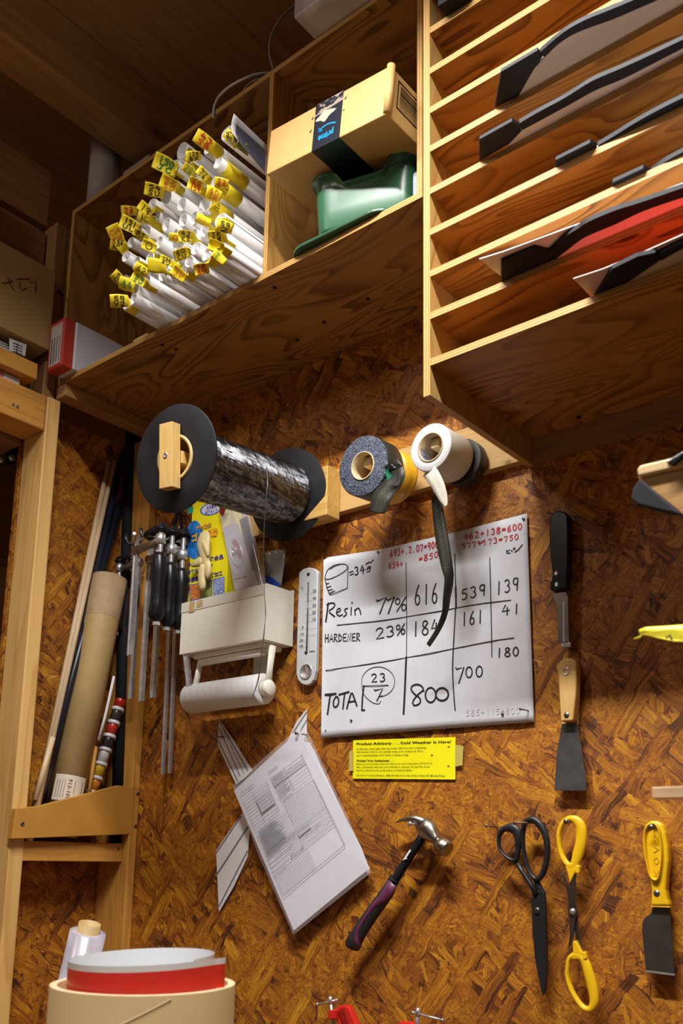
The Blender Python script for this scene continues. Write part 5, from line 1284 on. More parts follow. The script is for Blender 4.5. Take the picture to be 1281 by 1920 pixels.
# room seen through the opening
sh1 = thing('far_shelf', 'wooden shelving seen through the gap left of the front post', 'shelf', (-2.6, .6, 1.8))
for zz, hh in ((2.37, .03), (2.06, .02), (1.80, .02)):
    MB().box((-2.85, -.8, zz), (-2.42, 1.25, zz+hh)).build('shelf_board', PINE(1), sh1, bevel=.002)
MB().box((-2.42, -.8, 2.34), (-2.38, 1.25, 2.42)).build('rail', PINEP(1), sh1, bevel=.003)
MB().box((-2.42, -.8, 2.17), (-2.38, 1.25, 2.21)).build('rail', PINEP(1), sh1, bevel=.003)
hm = thing('black_bag', 'black rounded bag hanging in the gap above the far shelves', 'bag', tuple(onX(5, 870, -2.2)))
c = onX(8, 835, -2.2)
mb = MB(); mb.tube([onX(10, 795, -2.16), onX(9, 815, -2.16), onX(10, 840, -2.16), onX(12, 862, -2.16), onX(15, 872, -2.16)], [(.05, .05), (.075, .06), (.08, .06), (.05, .05), (.02, .02)], 18).build('bag', BLACKP, hm, subsurf=1)
for u, v in ((23, 858), (2, 862)): MB().lathe(onX(u, v, -2.09), (1, -.3, 0), [(0, .009), (.004, .008), (.004, 0)], 16).build('snap', STEEL, hm)
tag(MB().box((-2.8, .9, 2.081), (-2.5, 1.2, 2.15)).build('blue_case', M('blue_grey_case', (.06, .07, .13), .4), bevel=.006), 'dark blue case on the far shelf left of the front post', 'case')
tag(MB().box((-2.8, .85, 1.821), (-2.5, 1.2, 1.90)).build('dark_case', M('dark_case', (.03, .03, .035), .4), bevel=.006), 'dark case on the lowest far shelf left of the front post', 'case')

# ---- rods, tube and jars standing in the stud bay
LED = 1.5305
def rod(u0, v0, x0, u1, v1, x1, r, mat, name, label, seg=14, group=None):
    a = onX(u0, v0, x0); b = onX(u1, v1, x1); d = (a-b)
    k = (LED+.0-b.z)/d.z; b = b+d*k
    b.y = max(b.y, 1.205+r); a.y = min(a.y, 1.47-r) if a.z < 2.6 else a.y
    return tag(MB().tube([b, a], r, seg).build(name, mat), label, 'rod', group)
DOW = M('dowel_pale', (.62, .45, .27), .5, var=.08, scale=20)
rod(203.5, 867, -2.012, 60, 1500, -1.93, .0062, DOW, 'wooden_dowel', 'pale wooden dowel leaning in the stud bay, left one of the pair tied together')
rod(214, 866, -2.008, 75, 1480, -1.926, .0062, DOW, 'wooden_dowel', 'pale wooden dowel leaning in the stud bay, right one of the tied pair')
a = onX(97, 1270, -1.967); tag(MB().lathe(a+Vector((0, 0, 0)), (0, -.23, 1), [(-.001, .0142), (.0015, .0146), (.003, .0142)], 20).build('rubber_band', M('rubber_band', (.5, .22, .06), .5)), 'brown rubber band round the two pale dowels', 'band')
tag(MB().tube([onX(99, 1383, -1.93), onX(66, 1500, -1.925)], .0068, 14).build('wooden_dowel', DOW), 'short pale dowel end in front of the black rods', 'rod')
NAVY = M('navy_rod', (.012, .016, .03), .35, var=.1)
rod(222, 950, -2.01, 92, 1420, -1.95, .0105, NAVY, 'black_rod', 'dark navy rod right of the two pale dowels')
rod(238, 850, -2.012, 100, 1430, -1.962, .008, NAVY, 'black_rod', 'second dark rod between the pale dowels and kraft tube')
rod(247, 800, -2.0, 222, 1500, -1.95, .017, BLACKM, 'black_tube', 'thick black tube standing behind the coloured jars')
rod(268, 800, -2.0, 250, 1560, -1.98, .014, BLACKM, 'black_tube', 'black tube in the dark corner behind the hanging clamps')
# kraft tube
kb = onX(113, 1545, -1.965); kt = onX(206, 1085, -1.972)
kt.y = min(kt.y, 1.425); kb.y = max(kb.y, 1.25)
d = (kt-kb).normalized(); kb = kb-d*((kb.z-LED-.012)/d.z)
kr = .0445
kt_ = thing('kraft_tube', 'large kraft cardboard mailing tube with a barcode label leaning in the stud bay', 'tube', tuple(kb))
Lk = (kt-kb).length
MB().lathe(kb, d, [(0, 0), (0, kr), (Lk*.83, kr)], 48).build('tube', KRAFT, kt_)
MB().lathe(kb+d*Lk*.83, d, [(0, kr+.0004), (Lk*.17, kr+.0004), (Lk*.17, kr-.003), (Lk*.1, kr-.003)], 48).build('tube_end', M('kraft_end', (.42, .29, .16), .7, var=.12, scale=40), kt_)
# label wrapped on the tube: angle measured round the tube
side = Vector((1, 0, 0)); side = (side-d*side.dot(d)).normalized(); fr2 = d.cross(side)
def onk(an, s_, r=kr+.0006): return kb+d*s_+side*(r*math.cos(an))+fr2*(r*math.sin(an))
def axs(u, v):  # position along the tube of a photo pixel
    p = onX(u, v, -1.92); return (p-kb).dot(d)
s0_, s1_ = axs(110, 1497), axs(120, 1448)
sg_ = 1 if onk(.8, s0_).y < onk(-.8, s0_).y else -1
A0_, A1_ = 1.35*sg_, -.42*sg_
MB().sheet([[onk(A0_+(A1_-A0_)*k/12, s) for k in range(13)] for s in (s0_, s1_)]).build('label', M('label_cream', (.66, .58, .47), .6, var=.03), kt_)
mb = MB()
def kq(f0, f1, g0, g1, r=kr+.0011): return [onk(A0_+(A1_-A0_)*f0, s0_+(s1_-s0_)*g1, r), onk(A0_+(A1_-A0_)*f1, s0_+(s1_-s0_)*g1, r), onk(A0_+(A1_-A0_)*f1, s0_+(s1_-s0_)*g0, r), onk(A0_+(A1_-A0_)*f0, s0_+(s1_-s0_)*g0, r)]
for k in range(11): mb.add(kq(.62+.0, .90, .30+.048*k, .30+.048*k+.018+(k % 3)*.006), [(0, 1, 2, 3)])
q = kq(.42, .54, .05, .85); text_mb(mb, '913-109', [q[0], q[3], q[2], q[1]] if False else [q[1], q[2], q[3], q[0]], bold=.03)
for k in range(4): mb.add(kq(.09+.08*k, .105+.08*k, .1, .8), [(0, 1, 2, 3)])
mb.build('label_print', M('brown_print', (.24, .09, .05), .5), kt_)
# thin white strip beside the tube
tag(MB().tube([onX(214, 1268, -1.925), onX(205, 1310, -1.923), onX(197, 1345, -1.921), onX(185, 1388, -1.920)], [(.004, .001)]*4, 8, up=(1, 0, 0)).build('white_strip', WPL), 'narrow white plastic strip between kraft tube and coloured jars', 'strip')
tag(MB().tube([onX(180, 1400, -1.94), onX(165, 1500, -1.93)], .005, 10).build('thin_lath', STUD(2)), 'thin brown lath right of the kraft tube', 'lath')
# stacked colour jars
JX = -1.945
ja, jb = onX(226.5, 1312, JX), onX(171, 1492, JX)
jd = (jb-ja); jn = jd.normalized()
jr = .0145
edges = [0, .092, .235, .378, .52, .668, .812, .955, 1.10]
cols = [('red_paint_jar', 'dark red', (.40, .015, .01)), ('dark_jar', 'smoky black', (.03, .025, .018)), ('red_jar', 'bright red', (.48, .02, .01)), ('black_jar', 'black', (.012, .012, .016)), ('white_jar', 'white', (.62, .60, .58)), ('yellow_jar', 'yellow', (.62, .42, .01)), ('orange_jar', 'orange', (.75, .22, .01)), ('hidden_jar', 'lowest', (.2, .2, .2))]
LJ = jd.length
CJ = clearmat('jar_clear', (.12, .1, .1), .10, .04)
for k, (nm, cn, cc) in enumerate(cols):
    s0 = edges[k]*LJ; s1 = edges[k+1]*LJ; o_ = ja+jn*s0; h = s1-s0
    lidh = .0085 if k else 0
    t = thing('pigment_jar', {0: 'topmost jar of the leaning column, dark red and upside down without its white lid', 7: 'lowest jar of the leaning column, only its white lid showing'}.get(k, '%s pigment jar with white lid in the leaning column of jars' % cn), 'jar', tuple(o_+jn*h), 'screw-together pigment jars')
    if k: MB().lathe(o_, jn, [(0, 0), (0, jr*1.08), (.0008, jr*1.12), (lidh, jr*1.12), (lidh, jr*.9)], 28).build('lid', M('jar_lid', (.70, .68, .72), .4, var=.02), t)
    MB().lathe(o_, jn, [(lidh, jr*.9), (lidh+.001, jr*.93), (h*.97, jr*.93), (h*.98, 0)], 28).build('pigment', M('jar_'+nm, cc, .3, var=.05), t)
    if k: MB().lathe(o_, jn, [(lidh, jr*.99), (h*.99, jr*.99)], 28).build('glass', CJ, t)

# ================================================================ BAR CLAMPS on the stud
def clamp(top, rail_len, arm_dir, reach, slide, hlen, label, first_gap=.016, s=1.0, rail_tilt=(0, 0), handle_scale=1.0):
    """top: 3d point of the rail's upper end; the bar hangs down, arms point along arm_dir"""
    top = Vector(top); e = Vector(arm_dir).normalized(); dn = Vector((rail_tilt[0], rail_tilt[1], -1)).normalized(); n = e.cross(dn).normalized()
    t = thing('bar_clamp', label, 'clamp', tuple(top+dn*rail_len), 'bar clamps hanging in the corner')
    # I-section rail
    mb = MB(); wr, dr = .0055*s, .0030*s
    sec = [(-wr, -dr), (-wr, dr), (-wr*.55, dr), (-wr*.45, dr*.4), (wr*.45, dr*.4), (wr*.55, dr), (wr, dr), (wr, -dr), (wr*.55, -dr), (wr*.45, -dr*.4), (-wr*.45, -dr*.4), (-wr*.55, -dr)]
    path = [top+dn*rail_len, top+dn*(.03)]+[top+dn*(.03-.03*math.sin(a))+e*(.022*(1-math.cos(a))) for a in (.4, .8, 1.2, 1.57)]+[top+e*.034, top+e*reach*.62]
    rings = []
    for i, p in enumerate(path):
        tt = (path[min(i+1, len(path)-1)]-path[max(i-1, 0)]).normalized(); sd = tt.cross(n).normalized()
        rings.append([p+sd*a+n*b for a, b in sec])
    m = len(sec); vs = [q for r_ in rings for q in r_]; fs = [(i*m+k, i*m+(k+1) % m, (i+1)*m+(k+1) % m, (i+1)*m+k) for i in range(len(rings)-1) for k in range(m)]+[tuple(range(m))[::-1]]
    mb.add(vs, fs); mb.build('rail', STEEL, t)
    # fixed jaw
    MB().tube([top+e*reach*.40, top+e*reach*.7-dn*.004, top+e*(reach+.010)-dn*.002], [(.007*s, .006*s), (.008*s, .006*s), (.009*s, .006*s)], 10).build('fixed_jaw', BLACKM, t, bevel=.0)
    # sliding arm
    q = top+dn*slide
    MB().tube([q-e*.010, q+e*.012, q+e*reach*.6+dn*.002, q+e*(reach-.004)+dn*-.001], [(.0095*s, .006*s), (.0090*s, .006*s), (.0065*s, .0045*s), (.0075*s, .005*s)], 10).build('sliding_arm', M('arm_steel', (.30, .25, .22), .38, .9, var=.2), t)
    MB().lathe(q+e*reach-dn*.010*s, dn, [(0, .006*s), (.002, .0085*s), (.016*s, .0085*s), (.018*s, .006*s)], 20).build('spindle_nut', STEEL, t)
    # threaded spindle
    z0, z1 = .004, slide+first_gap+.018; pr_ = []; d_ = z0
    while d_ < z1: pr_ += [(d_, .0036*s), (d_+.0011, .0048*s)]; d_ += .0022
    MB().lathe(top+e*reach, dn, pr_, 14).build('spindle', STEEL, t)
    MB().lathe(top+e*reach, dn, [(-.001, 0), (-.001, .0115*s), (.004, .0125*s), (.007, .008*s), (.007, 0)], 24).build('swivel_pad', BLACKP, t)
    H = top+e*reach+dn*(z1-.002); hl = hlen
    MB().lathe(H, dn, [(0, .004*s), (.002, .0095*s), (.012, .0125*s), (hl*.3, .0140*s), (hl*.55, .0115*s), (hl*.75, .0125*s), (hl*.9, .0145*s), (hl*.97, .011*s), (hl, .006*s)], 24).build('handle', BLACKP, t)
    MB().lathe(H+dn*hl, dn, [(-.002, .0065*s), (.009, .0065*s), (.009, 0)], 6, smooth=False).build('handle_nut', STEEL, t)
    return t
def at(u, v, y): return onY(u, v, y)
# hanging bar: a steel peg from the stud
cl = [  # top px, Y, rail bottom px v, dir, reach(px target), label
 ((257, 1012), 1.36, 1229, (302, 1006), 1.345, 1174, .027, 'bar clamp with the shortest bright rail, in front of the hanging cluster'),
 ((283, 1016), 1.40, 1314, (323, 1010), 1.385, 1184, .045, 'bar clamp whose long rail bears a red mark, middle of the cluster'),
 ((303, 1020), 1.43, 1308, (344, 1020), 1.415, 1190, .055, 'bar clamp hanging nearest the cream caddy'),
 ((262, 1040), 1.44, 1310, (226, 1044), 1.44, 1192, .022, 'bar clamp turned to the left with its black handle beside the kraft tube'),
]
for (tp, Y0, vb, hp_, Y1, hb, sl_, lb) in cl:
    a = at(tp[0], tp[1], Y0); b = at(hp_[0], hp_[1], Y1); e = b-a; e.z = 0
    rl_ = a.z-at(tp[0]-14, vb, Y0).z
    hz = a.z-at(hp_[0]-5, hb, Y1).z
    sl2 = sl_
    hl = hz-(sl2+.016+.018)-.010
    clamp(a, rl_, e, e.length, sl2, hl, lb, s=1.4 if tp[0] > 255 and Y0 < 1.435 and tp[0] != 262 else 1.2)
# tall slim rails of further clamps behind
for (u, v0, u2, v1, Y0, lb) in ((318, 1150, 305, 1452, 1.46, 'longest dull bar clamp, its rail reaching lowest'), (328, 1160, 318, 1450, 1.475, 'second long dull bar clamp behind the longest one')):
    a = at(u+8, 1005, Y0); b = at(u2, v1, Y0); 
    clamp(a, a.z-b.z, (-.5, .02, 0), .05, .05, .075, lb, s=.95, rail_tilt=((b.x-a.x)/(a.z-b.z), 0))
a = at(322, 1045, 1.42); b = at(338, 1297, 1.39)
clamp(a+Vector((0, 0, .05)), (a.z-b.z)+.05, (-.45, -.1, 0), .05, .06, .06, 'bar clamp with its rail slanting outward next to the caddy', s=1.15, rail_tilt=((b.x-a.x)/(a.z-b.z), -.03))
# the peg they hang on
tag(MB().tube([onY(252, 1000, 1.36)+Vector((0, 0, -.0)), (-1.90, 1.44, onY(252, 1000, 1.36).z)], .004, 10).build('hanging_rod', STEEL), 'steel rod from the corner stud on which the bar clamps hang', 'rod')
HK = M('hook_vinyl', (.02, .022, .03), .25)
for u, v, yy in ((266, 1000, 1.35), (238, 1012, 1.40)):
    c = at(u, v, yy)
    tag(MB().tube([c+Vector((-.004, 0, .014)), c+Vector((-.004, 0, .004)), c+Vector((.002, .004, -.008)), c+Vector((.014, .012, -.013)), c+Vector((.03, .03, -.014)), Vector((c.x+.05, 1.4985, c.z-.012))], .0042, 12).build('wall_hook', HK), 'black vinyl-tipped hook above the clamp rails, ' + ('nearer the caddy' if u > 250 else 'nearer the kraft tube'), 'hook')
# small pliers hanging dark behind
pl = thing('dark_pliers', 'dark pliers hanging between the clamps and yellow glove box', 'pliers', tuple(at(335, 1000, 1.49)))
for dx in (-1, 1): MB().tube([at(333+dx*9, 1005, 1.482), at(334+dx*5, 975, 1.482), at(335+dx*2, 955, 1.482)], [.0055, .005, .004], 10).build('handle', BLACKM, pl)
MB().lathe(at(336, 989, 1.478), NY, [(0, .004), (.002, .003), (.002, 0)], 14).build('rivet', STEEL, pl)

# ================================================================ BOTTOM LEFT: big tube with red liner, film roll
cD = 1.06
def under(u, v, w_): return EYE+ray(u, v)*w_
Lp, Rp = ray(100, 1832), ray(443, 1802)
wt = 1.13
rc = EYE+(Lp+Rp)*.5*wt*1.0
rr_ = ((Lp-Rp)*wt).length/2
big = thing('cardboard_drum', 'wide cardboard tube at the lower left holding a rolled red and white sheet', 'tube', (rc.x, rc.y, 0))
hd = Vector((rc.x, rc.y, 0)).normalized()
def rimz(v, R):
    p = Vector((rc.x, rc.y, 0))-hd*R; lo, hi = 1.0, 1.6
    for _ in range(40):
        z = (lo+hi)/2; q = Vector((p.x, p.y, z))-EYE; vv = CY-F_PX*q.dot(UP)/q.dot(FW)
        if vv > v: lo = z
        else: hi = z
    return z
zR = rimz(1867, rr_*.985)
KR2 = M('drum_card', (.52, .36, .17), .6, var=.06, scale=10)
MB().lathe((rc.x, rc.y, 0), (0, 0, 1), [(0, rr_*.985), (zR, rr_*.985), (zR, rr_*.905), (.4, rr_*.905)], 96, [0, 1, 2]).build('wall', [KR2, M('drum_rim', (.55, .38, .22), .75, var=.2, scale=120), KR2], big, bevel=.0008)
# spiral seam
n = 60; mb = MB(); P_ = []
for k in range(n+1):
    an = -2.3+1.9*k/n; P_.append(Vector((rc.x+math.cos(an)*(rr_*.985+.0004), rc.y+math.sin(an)*(rr_*.985+.0004), zR-.105+.10*k/n)))
g = [[p, p+Vector((0, 0, .0012))] for p in P_]
MB().sheet(g).build('seam', M('seam', (.68, .52, .32), .6), big, solid=.0003)
lr = rr_*.86
lin = thing('rolled_sheet', 'red sheet with white edge rolled inside the cardboard drum', 'sheet', (rc.x, rc.y, zR-.2))
def spiral(z0, z1, r0, r1, a0, a1, n=140, off=0):
    rows = []
    for k in range(n+1):
        f = k/n; an = a0+(a1-a0)*f; r_ = r0+(r1-r0)*f+off
        rows.append([Vector((rc.x-.004+math.cos(an)*r_, rc.y+math.sin(an)*r_, z)) for z in (z0, (z0+z1)/2, z1)])
    return rows
zt_ = rimz(1809, lr)
ast = .42; aen = ast-2*math.pi-.35
# outer lap flares off at its free end
def spr(f): return lr*(1.02 if f < .02 else 1)-.014*f+.007*max(0, 1-f/.07)**2
rows_r = []; rows_w = []; rows_i = []
n = 200
for k in range(n+1):
    f = k/n; an = ast+(aen-ast)*f; r_ = spr(f); zt2 = zt_+.004*math.sin(an*1.0+.4)
    P0 = lambda z, dr=0: Vector((rc.x+math.cos(an)*(r_+dr), rc.y+math.sin(an)*(r_+dr), z))
    rows_r.append([P0(zR-.30), P0(zR-.1), P0(zt2-.007)])
    rows_w.append([P0(zt2-.007), P0(zt2-.0035), P0(zt2)])
    rows_i.append([P0(zR-.30, -.0008), P0(zt2-.05, -.0008), P0(zt2-.0005, -.0008)])
MB().sheet(rows_r).build('red_face', M('red_vinyl', (.80, .045, .03), .3, var=.02), lin)
MB().sheet(rows_w).build('white_edge', M('vinyl_white', (.84, .83, .80), .4, var=.02), lin)
MB().sheet(rows_i).build('white_inside', M('vinyl_inside', (.90, .92, .95), .5, var=.01), lin)
# film roll
fb, ft = EYE+ray(130, 1900)*1.75, EYE+ray(165, 1748)*1.75
fd = (ft-fb).normalized(); fb = fb-fd*(fb.z/fd.z)
fr_ = thing('film_roll', 'roll of stretch film on a cardboard core, leaning behind the drum', 'roll', tuple(fb))
Lf = (ft-fb).length; FR = .0335
MB().lathe(fb, fd, [(.012, .02), (.012, FR), (Lf, FR), (Lf, .02)], 40).build('film', M('stretch_film', (.46, .43, .50), .22, .15, var=.3, scale=14), fr_)
MB().lathe(fb, fd, [(0, .0205), (Lf+.017, .0205), (Lf+.017, .0185), (0, .0185)], 36).build('core', KRAFT, fr_)

# ================================================================ RED CLAMPS at the bottom
def fclamp(F, red_poly, arm2, screwtop, screwbot, bar, label, blk):
    t = thing('red_clamp', label, 'clamp', tuple(F(*screwbot)))
    if red_poly: MB().prism([F(x, y) for x, y in red_poly], (0, .016, 0)).build('frame', REDP, t, bevel=.003)
    if arm2: MB().prism([F(x, y, 1.458) for x, y in arm2], (0, .012, 0)).build('frame_web', M('dark_red', (.3, .01, .006), .4), t, bevel=.001)
    if blk: MB().prism([F(x, y, 1.45) for x, y in blk], (0, .02, 0)).build('nut_block', REDP, t, bevel=.002)
    MB().tube([F(*screwtop), F(*screwbot)], .0036, 14).build('screw', STEEL, t)
    a, b = F(*screwtop), F(*screwbot); MB().lathe(a, (b-a), [(-.002, 0), (-.002, .0042), (.012, .0042), (.012, .0036)], 18).build('screw_head', STEEL, t)
    MB().tube([F(bar[0], bar[1]), F(bar[2], bar[3])], .0021, 12).build('tommy_bar', STEEL, t)
    for x, y in ((bar[0], bar[1]), (bar[2], bar[3])): MB().lathe(F(x, y), (F(bar[2], bar[3])-F(bar[0], bar[1])), [(-.002, 0), (-.002, .003), (.002, .003), (.002, 0)], 14).build('bar_end', STEEL, t)
ZC = lambda x, y, yy=1.46: onY(590+x/4.744, 1850+y/4.744, yy)
fclamp(ZC, [(180, 195), (215, 170), (265, 165), (300, 180), (420, 470), (340, 480), (290, 390), (262, 210), (225, 215), (215, 260), (300, 470), (240, 480), (190, 270)], [(200, 215), (262, 205), (330, 400), (300, 440)], (140, 96), (178, 470), (25, 158, 200, 120), 'red clamp with cross handle at the bottom, left of the pair', [(115, 212), (180, 205), (184, 290), (122, 298)])
fclamp(ZC, [(735, 332), (760, 314), (850, 316), (885, 335), (905, 480), (700, 480)], None, (921, 200), (905, 480), (876, 231, 1140, 298), 'red clamp at the bottom edge, right one with its bar pointing right', None)

# ================================================================ NEAR THINGS AT THE RIGHT EDGE
YN = .9
bk = thing('bracket_shelf', 'blurred plywood bracket end with dark wedge at the right edge', 'bracket', tuple(onY(1240, 890, YN)))
def near(pts, y, dep, mat, name, parent, **k): return MB().prism([onY(u, v, y) for u, v in pts], (0, dep, 0)).build(name, mat, parent, **k)
zt0 = onY(1196, 878, .86).z
# shelf slab edge-on: a ply board whose lit front edge shows
S_ = [onZ(1196, 894, zt0), ]
fa = onZ(1196, 893, zt0); 
near([(1194, 880), (1200, 872), (1281, 853), (1400, 826), (2000, 690), (2000, 740), (1400, 850), (1281, 874), (1197, 893)], fa.y, .012, wood('near_ply', 0, (.78, .56, .27), (.5, .28, .08), k=2), 'front_edge', bk, bevel=.002)
near([(1196, 894), (1281, 875), (1400, 850), (1400, 1040), (1281, 963)], fa.y+.004, .01, wood('near_face', 0, (.46, .24, .06), (.3, .13, .03), k=2), 'gusset', bk)
near([(1200, 896), (1281, 966), (1240, 958), (1195, 946), (1183, 936), (1185, 918)], fa.y+.03, .008, BLACKM, 'black_wedge', bk, bevel=.002)
near([(1248, 866), (1281, 846), (1400, 790), (1400, 828), (1281, 856), (1262, 872)], fa.y-.004, .01, BLACKP, 'dark_board', bk, bevel=.001)
px_ = onY(1980, 1190, YN).x
MB().box((px_-.01, YN-.02, 0), (px_+.08, YN+.07, 2.6)).build('post', STUD(2), bk, bevel=.003)
yt = thing('taped_rod', 'blurred yellow-taped stick end poking in at the right edge', 'stick', tuple(onY(1281, 1190, YN)))
MB().tube([onY(1200, 1184, YN), onY(1212, 1183, YN), onY(1240, 1186, YN), onY(1281, 1187, YN), onY(1400, 1189, YN), onY(1980, 1196, YN)], [(.002, .002), (.004, .004), (.0065, .005), (.0085, .006), (.009, .006), (.009, .006)], 12).build('tape', M('bright_yellow_tape', (.86, .74, .04), .4, var=.1, scale=60), yt)
MB().add([onY(1198, 1188, YN-.008), onY(1262, 1180, YN-.009), onY(1300, 1186, YN-.009), onY(1300, 1203, YN-.009), onY(1262, 1202, YN-.009), onY(1222, 1193, YN-.008)], [(0, 1, 2, 3, 4, 5)]).build('tape_flap', M('bright_yellow_tape', (.86, .74, .04), .4), yt, solid=.0008)
MB().tube([onY(1210, 1187, YN), onY(1200, 1195, YN), onY(1189, 1198, YN)], [.0018, .0012, .0005], 8).build('tape_wisp', M('bright_yellow_tape', (.86, .74, .04), .4), yt)
mb = MB(); ribbon(mb, [onY(1250, 1196, YN-.0105), onY(1256, 1191, YN-.0105), onY(1260, 1199, YN-.0105)], .002, NY); mb.build('pen_mark', BLKINK, yt)
ws = tag(MB().box(onY(1222, 1476, .95), onY(1222, 1498, .95)+Vector((onY(1980, 1190, YN).x+.01-onY(1222, 1476, .95).x, .012, 0))).build('wood_stick', wood('near_lath', 0, (.72, .47, .27), (.55, .33, .17), k=2, contrast=.4), bevel=.001), 'blurred pale wooden lath end at the right edge above the yellow knife', 'lath')
# ================================================================ PAPER ROLLS with taped flags
random.seed(11)
# (zoom x, zoom y, r, flag text, ink, flag x, flag y, flag size)
RL = [
 (800, 290, 54, 'SB 43', 'R', 770, 245, 60), (862, 400, 44, '', 'K', 0, 0, 0), (845, 545, 46, '59 53', 'R', 888, 540, 52), (772, 690, 56, 'SR 60', 'O', 830, 620, 66),
 (880, 800, 48, '2 59', 'K', 910, 850, 58), (905, 945, 42, '58 SR', 'K', 850, 920, 55), (940, 1085, 30, 'Th', 'G', 870, 1065, 55),
 (610, 315, 58, 'BX 125', 'K', 690, 350, 58), (650, 395, 36, 'CX 70', 'G', 655, 445, 42), (735, 480, 36, 'SB 97', 'K', 755, 475, 46), (702, 560, 36, '159 SG', 'R', 705, 555, 52),
 (560, 420, 40, 'JC 150', 'G', 490, 415, 82), (500, 640, 56, 'SU 54', 'K', 412, 590, 62), (610, 690, 46, '', 'K', 0, 0, 0), (545, 550, 36, '50 SX', 'O', 520, 545, 62),
 (400, 700, 38, '19', 'K', 350, 725, 46), (300, 780, 38, 'SF 42', 'R', 232, 735, 50), (395, 825, 52, 'K', 'K', 345, 790, 44), (500, 835, 46, '', 'K', 0, 0, 0),
 (440, 760, 30, '', 'K', 0, 0, 0), (305, 890, 36, 'UL 151', 'K', 235, 840, 60), (350, 965, 38, 'SUS 89', 'K', 312, 905, 46), (250, 960, 36, 'HL 156', 'K', 155, 975, 56), (212, 1060, 38, 'UL SX', 'O', 140, 905, 64),
 (445, 965, 46, '', 'K', 0, 0, 0), (385, 1070, 40, '0', 'K', 375, 985, 44), (290, 1105, 42, '62', 'K', 320, 1150, 52), (690, 915, 48, 'KZ 43', 'K', 632, 915, 52), (590, 990, 46, 'CU 60', 'K', 600, 1040, 56),
 (560, 905, 36, 'G', 'R', 560, 925, 44), (770, 875, 44, '', 'O', 760, 800, 52), (540, 1115, 42, 'SU 135', 'K', 495, 1090, 48), (820, 1145, 46, 'BH 48', 'R', 745, 1145, 50), (640, 1200, 38, 'SR', 'O', 585, 1180, 46),
 (470, 1195, 40, '', 'K', 430, 1125, 60), (362, 1235, 42, 'SW 49', 'G', 300, 1222, 48), (280, 1295, 42, '44', 'G', 218, 1260, 58), (200, 1215, 30, 'C 50', 'K', 160, 1215, 46),
 (222, 1410, 42, 'V2 59', 'K', 165, 1375, 62), (262, 1365, 40, '', 'K', 0, 0, 0), (700, 1015, 46, '', 'K', 0, 0, 0), (830, 1010, 40, '', 'O', 850, 985, 52), (650, 1095, 40, '', 'K', 0, 0, 0), (370, 880, 34, '', 'K', 0, 0, 0), (620, 800, 44, '', 'K', 0, 0, 0), (700, 790, 44, '', 'K', 0, 0, 0),
]
YE = []; C_ = []; Rr = []
for i, r_ in enumerate(RL):
    ye = 1.098+random.uniform(-.012, .012)
    p = onY(180+r_[0]/3.768, 200+r_[1]/3.768, ye)
    wv = (p-EYE).dot(FW); YE.append(ye); C_.append([p.x, p.z]); Rr.append(r_[2]/3.768*wv/F_PX*1.0)
C_ = np.array(C_); Rr = np.array(Rr)*1.13; C0 = C_.copy()
for it in range(700):
    for i in range(len(RL)):
        for j in range(i+1, len(RL)):
            d_ = C_[i]-C_[j]; L_ = np.hypot(*d_); m_ = Rr[i]+Rr[j]+.0004
            if L_ < m_:
                d_ = d_/max(L_, 1e-6)*(m_-L_)*.5; C_[i] += d_; C_[j] -= d_
    C_ += (C0-C_)*.01*(1 if it < 400 else 0)
    C_[:, 0] = np.minimum(C_[:, 0], -1.2235-Rr); C_[:, 1] = np.maximum(C_[:, 1], 2.6595+Rr); C_[:, 1] = np.minimum(C_[:, 1], 3.125-Rr)
INKS = {'K': BLKINK, 'R': REDINK, 'G': GRNINK, 'O': ORINK}
INKN = {'K': 'black', 'R': 'red', 'G': 'green', 'O': 'orange'}
def paperroll(cx, cz, R, y0, y1, ph):
    """a sheet wound three turns: true spiral cross section swept along y"""
    n = 64; turns = 2.6; rows = []
    sec = []
    for k in range(n+1):
        f = k/n; an = ph+turns*2*math.pi*f; r_ = R*(1-.20*f); sec.append((cx+r_*math.cos(an), cz+r_*math.sin(an)))
    return [[Vector((x, y0+(.002*math.sin(k*.3)), z)), Vector((x, y1, z))] for k, (x, z) in enumerate(sec)]
plain = 0
where = {15: 'white roll whose small flag reads just 19, beside the flag marked K', 26: 'white roll whose flag reads just 62, above the SW 49 roll', 36: 'white roll in the bottom row with green 44 on its flag', 25: 'white roll flagged with a single 0 near the SUS 89 roll', 1: 'short roll with a wide yellow tape band against the divider', 13: 'white paper roll with torn rim left of the SR 60 roll', 18: 'greyish open roll right of the roll flagged K', 19: 'slim unflagged roll above the roll flagged K', 24: 'unflagged roll right of the SUS 89 flag',
         39: 'unflagged roll second from the left in the bottom row', 40: 'unflagged roll right of the roll flagged CU 60', 42: 'unflagged roll just above the roll flagged BH 48', 43: 'slim unflagged roll between flags UL 151 and SUS 89', 44: 'unflagged roll right of the torn-rimmed roll', 45: 'unflagged roll left of the roll flagged 2 59',
         30: 'paper roll with blank curled orange-marked flag above the 58 SR roll', 34: 'paper roll whose broad blank yellow flag covers its rim in the bottom row', 41: 'paper roll with a blank flag beside the flag marked Th'}
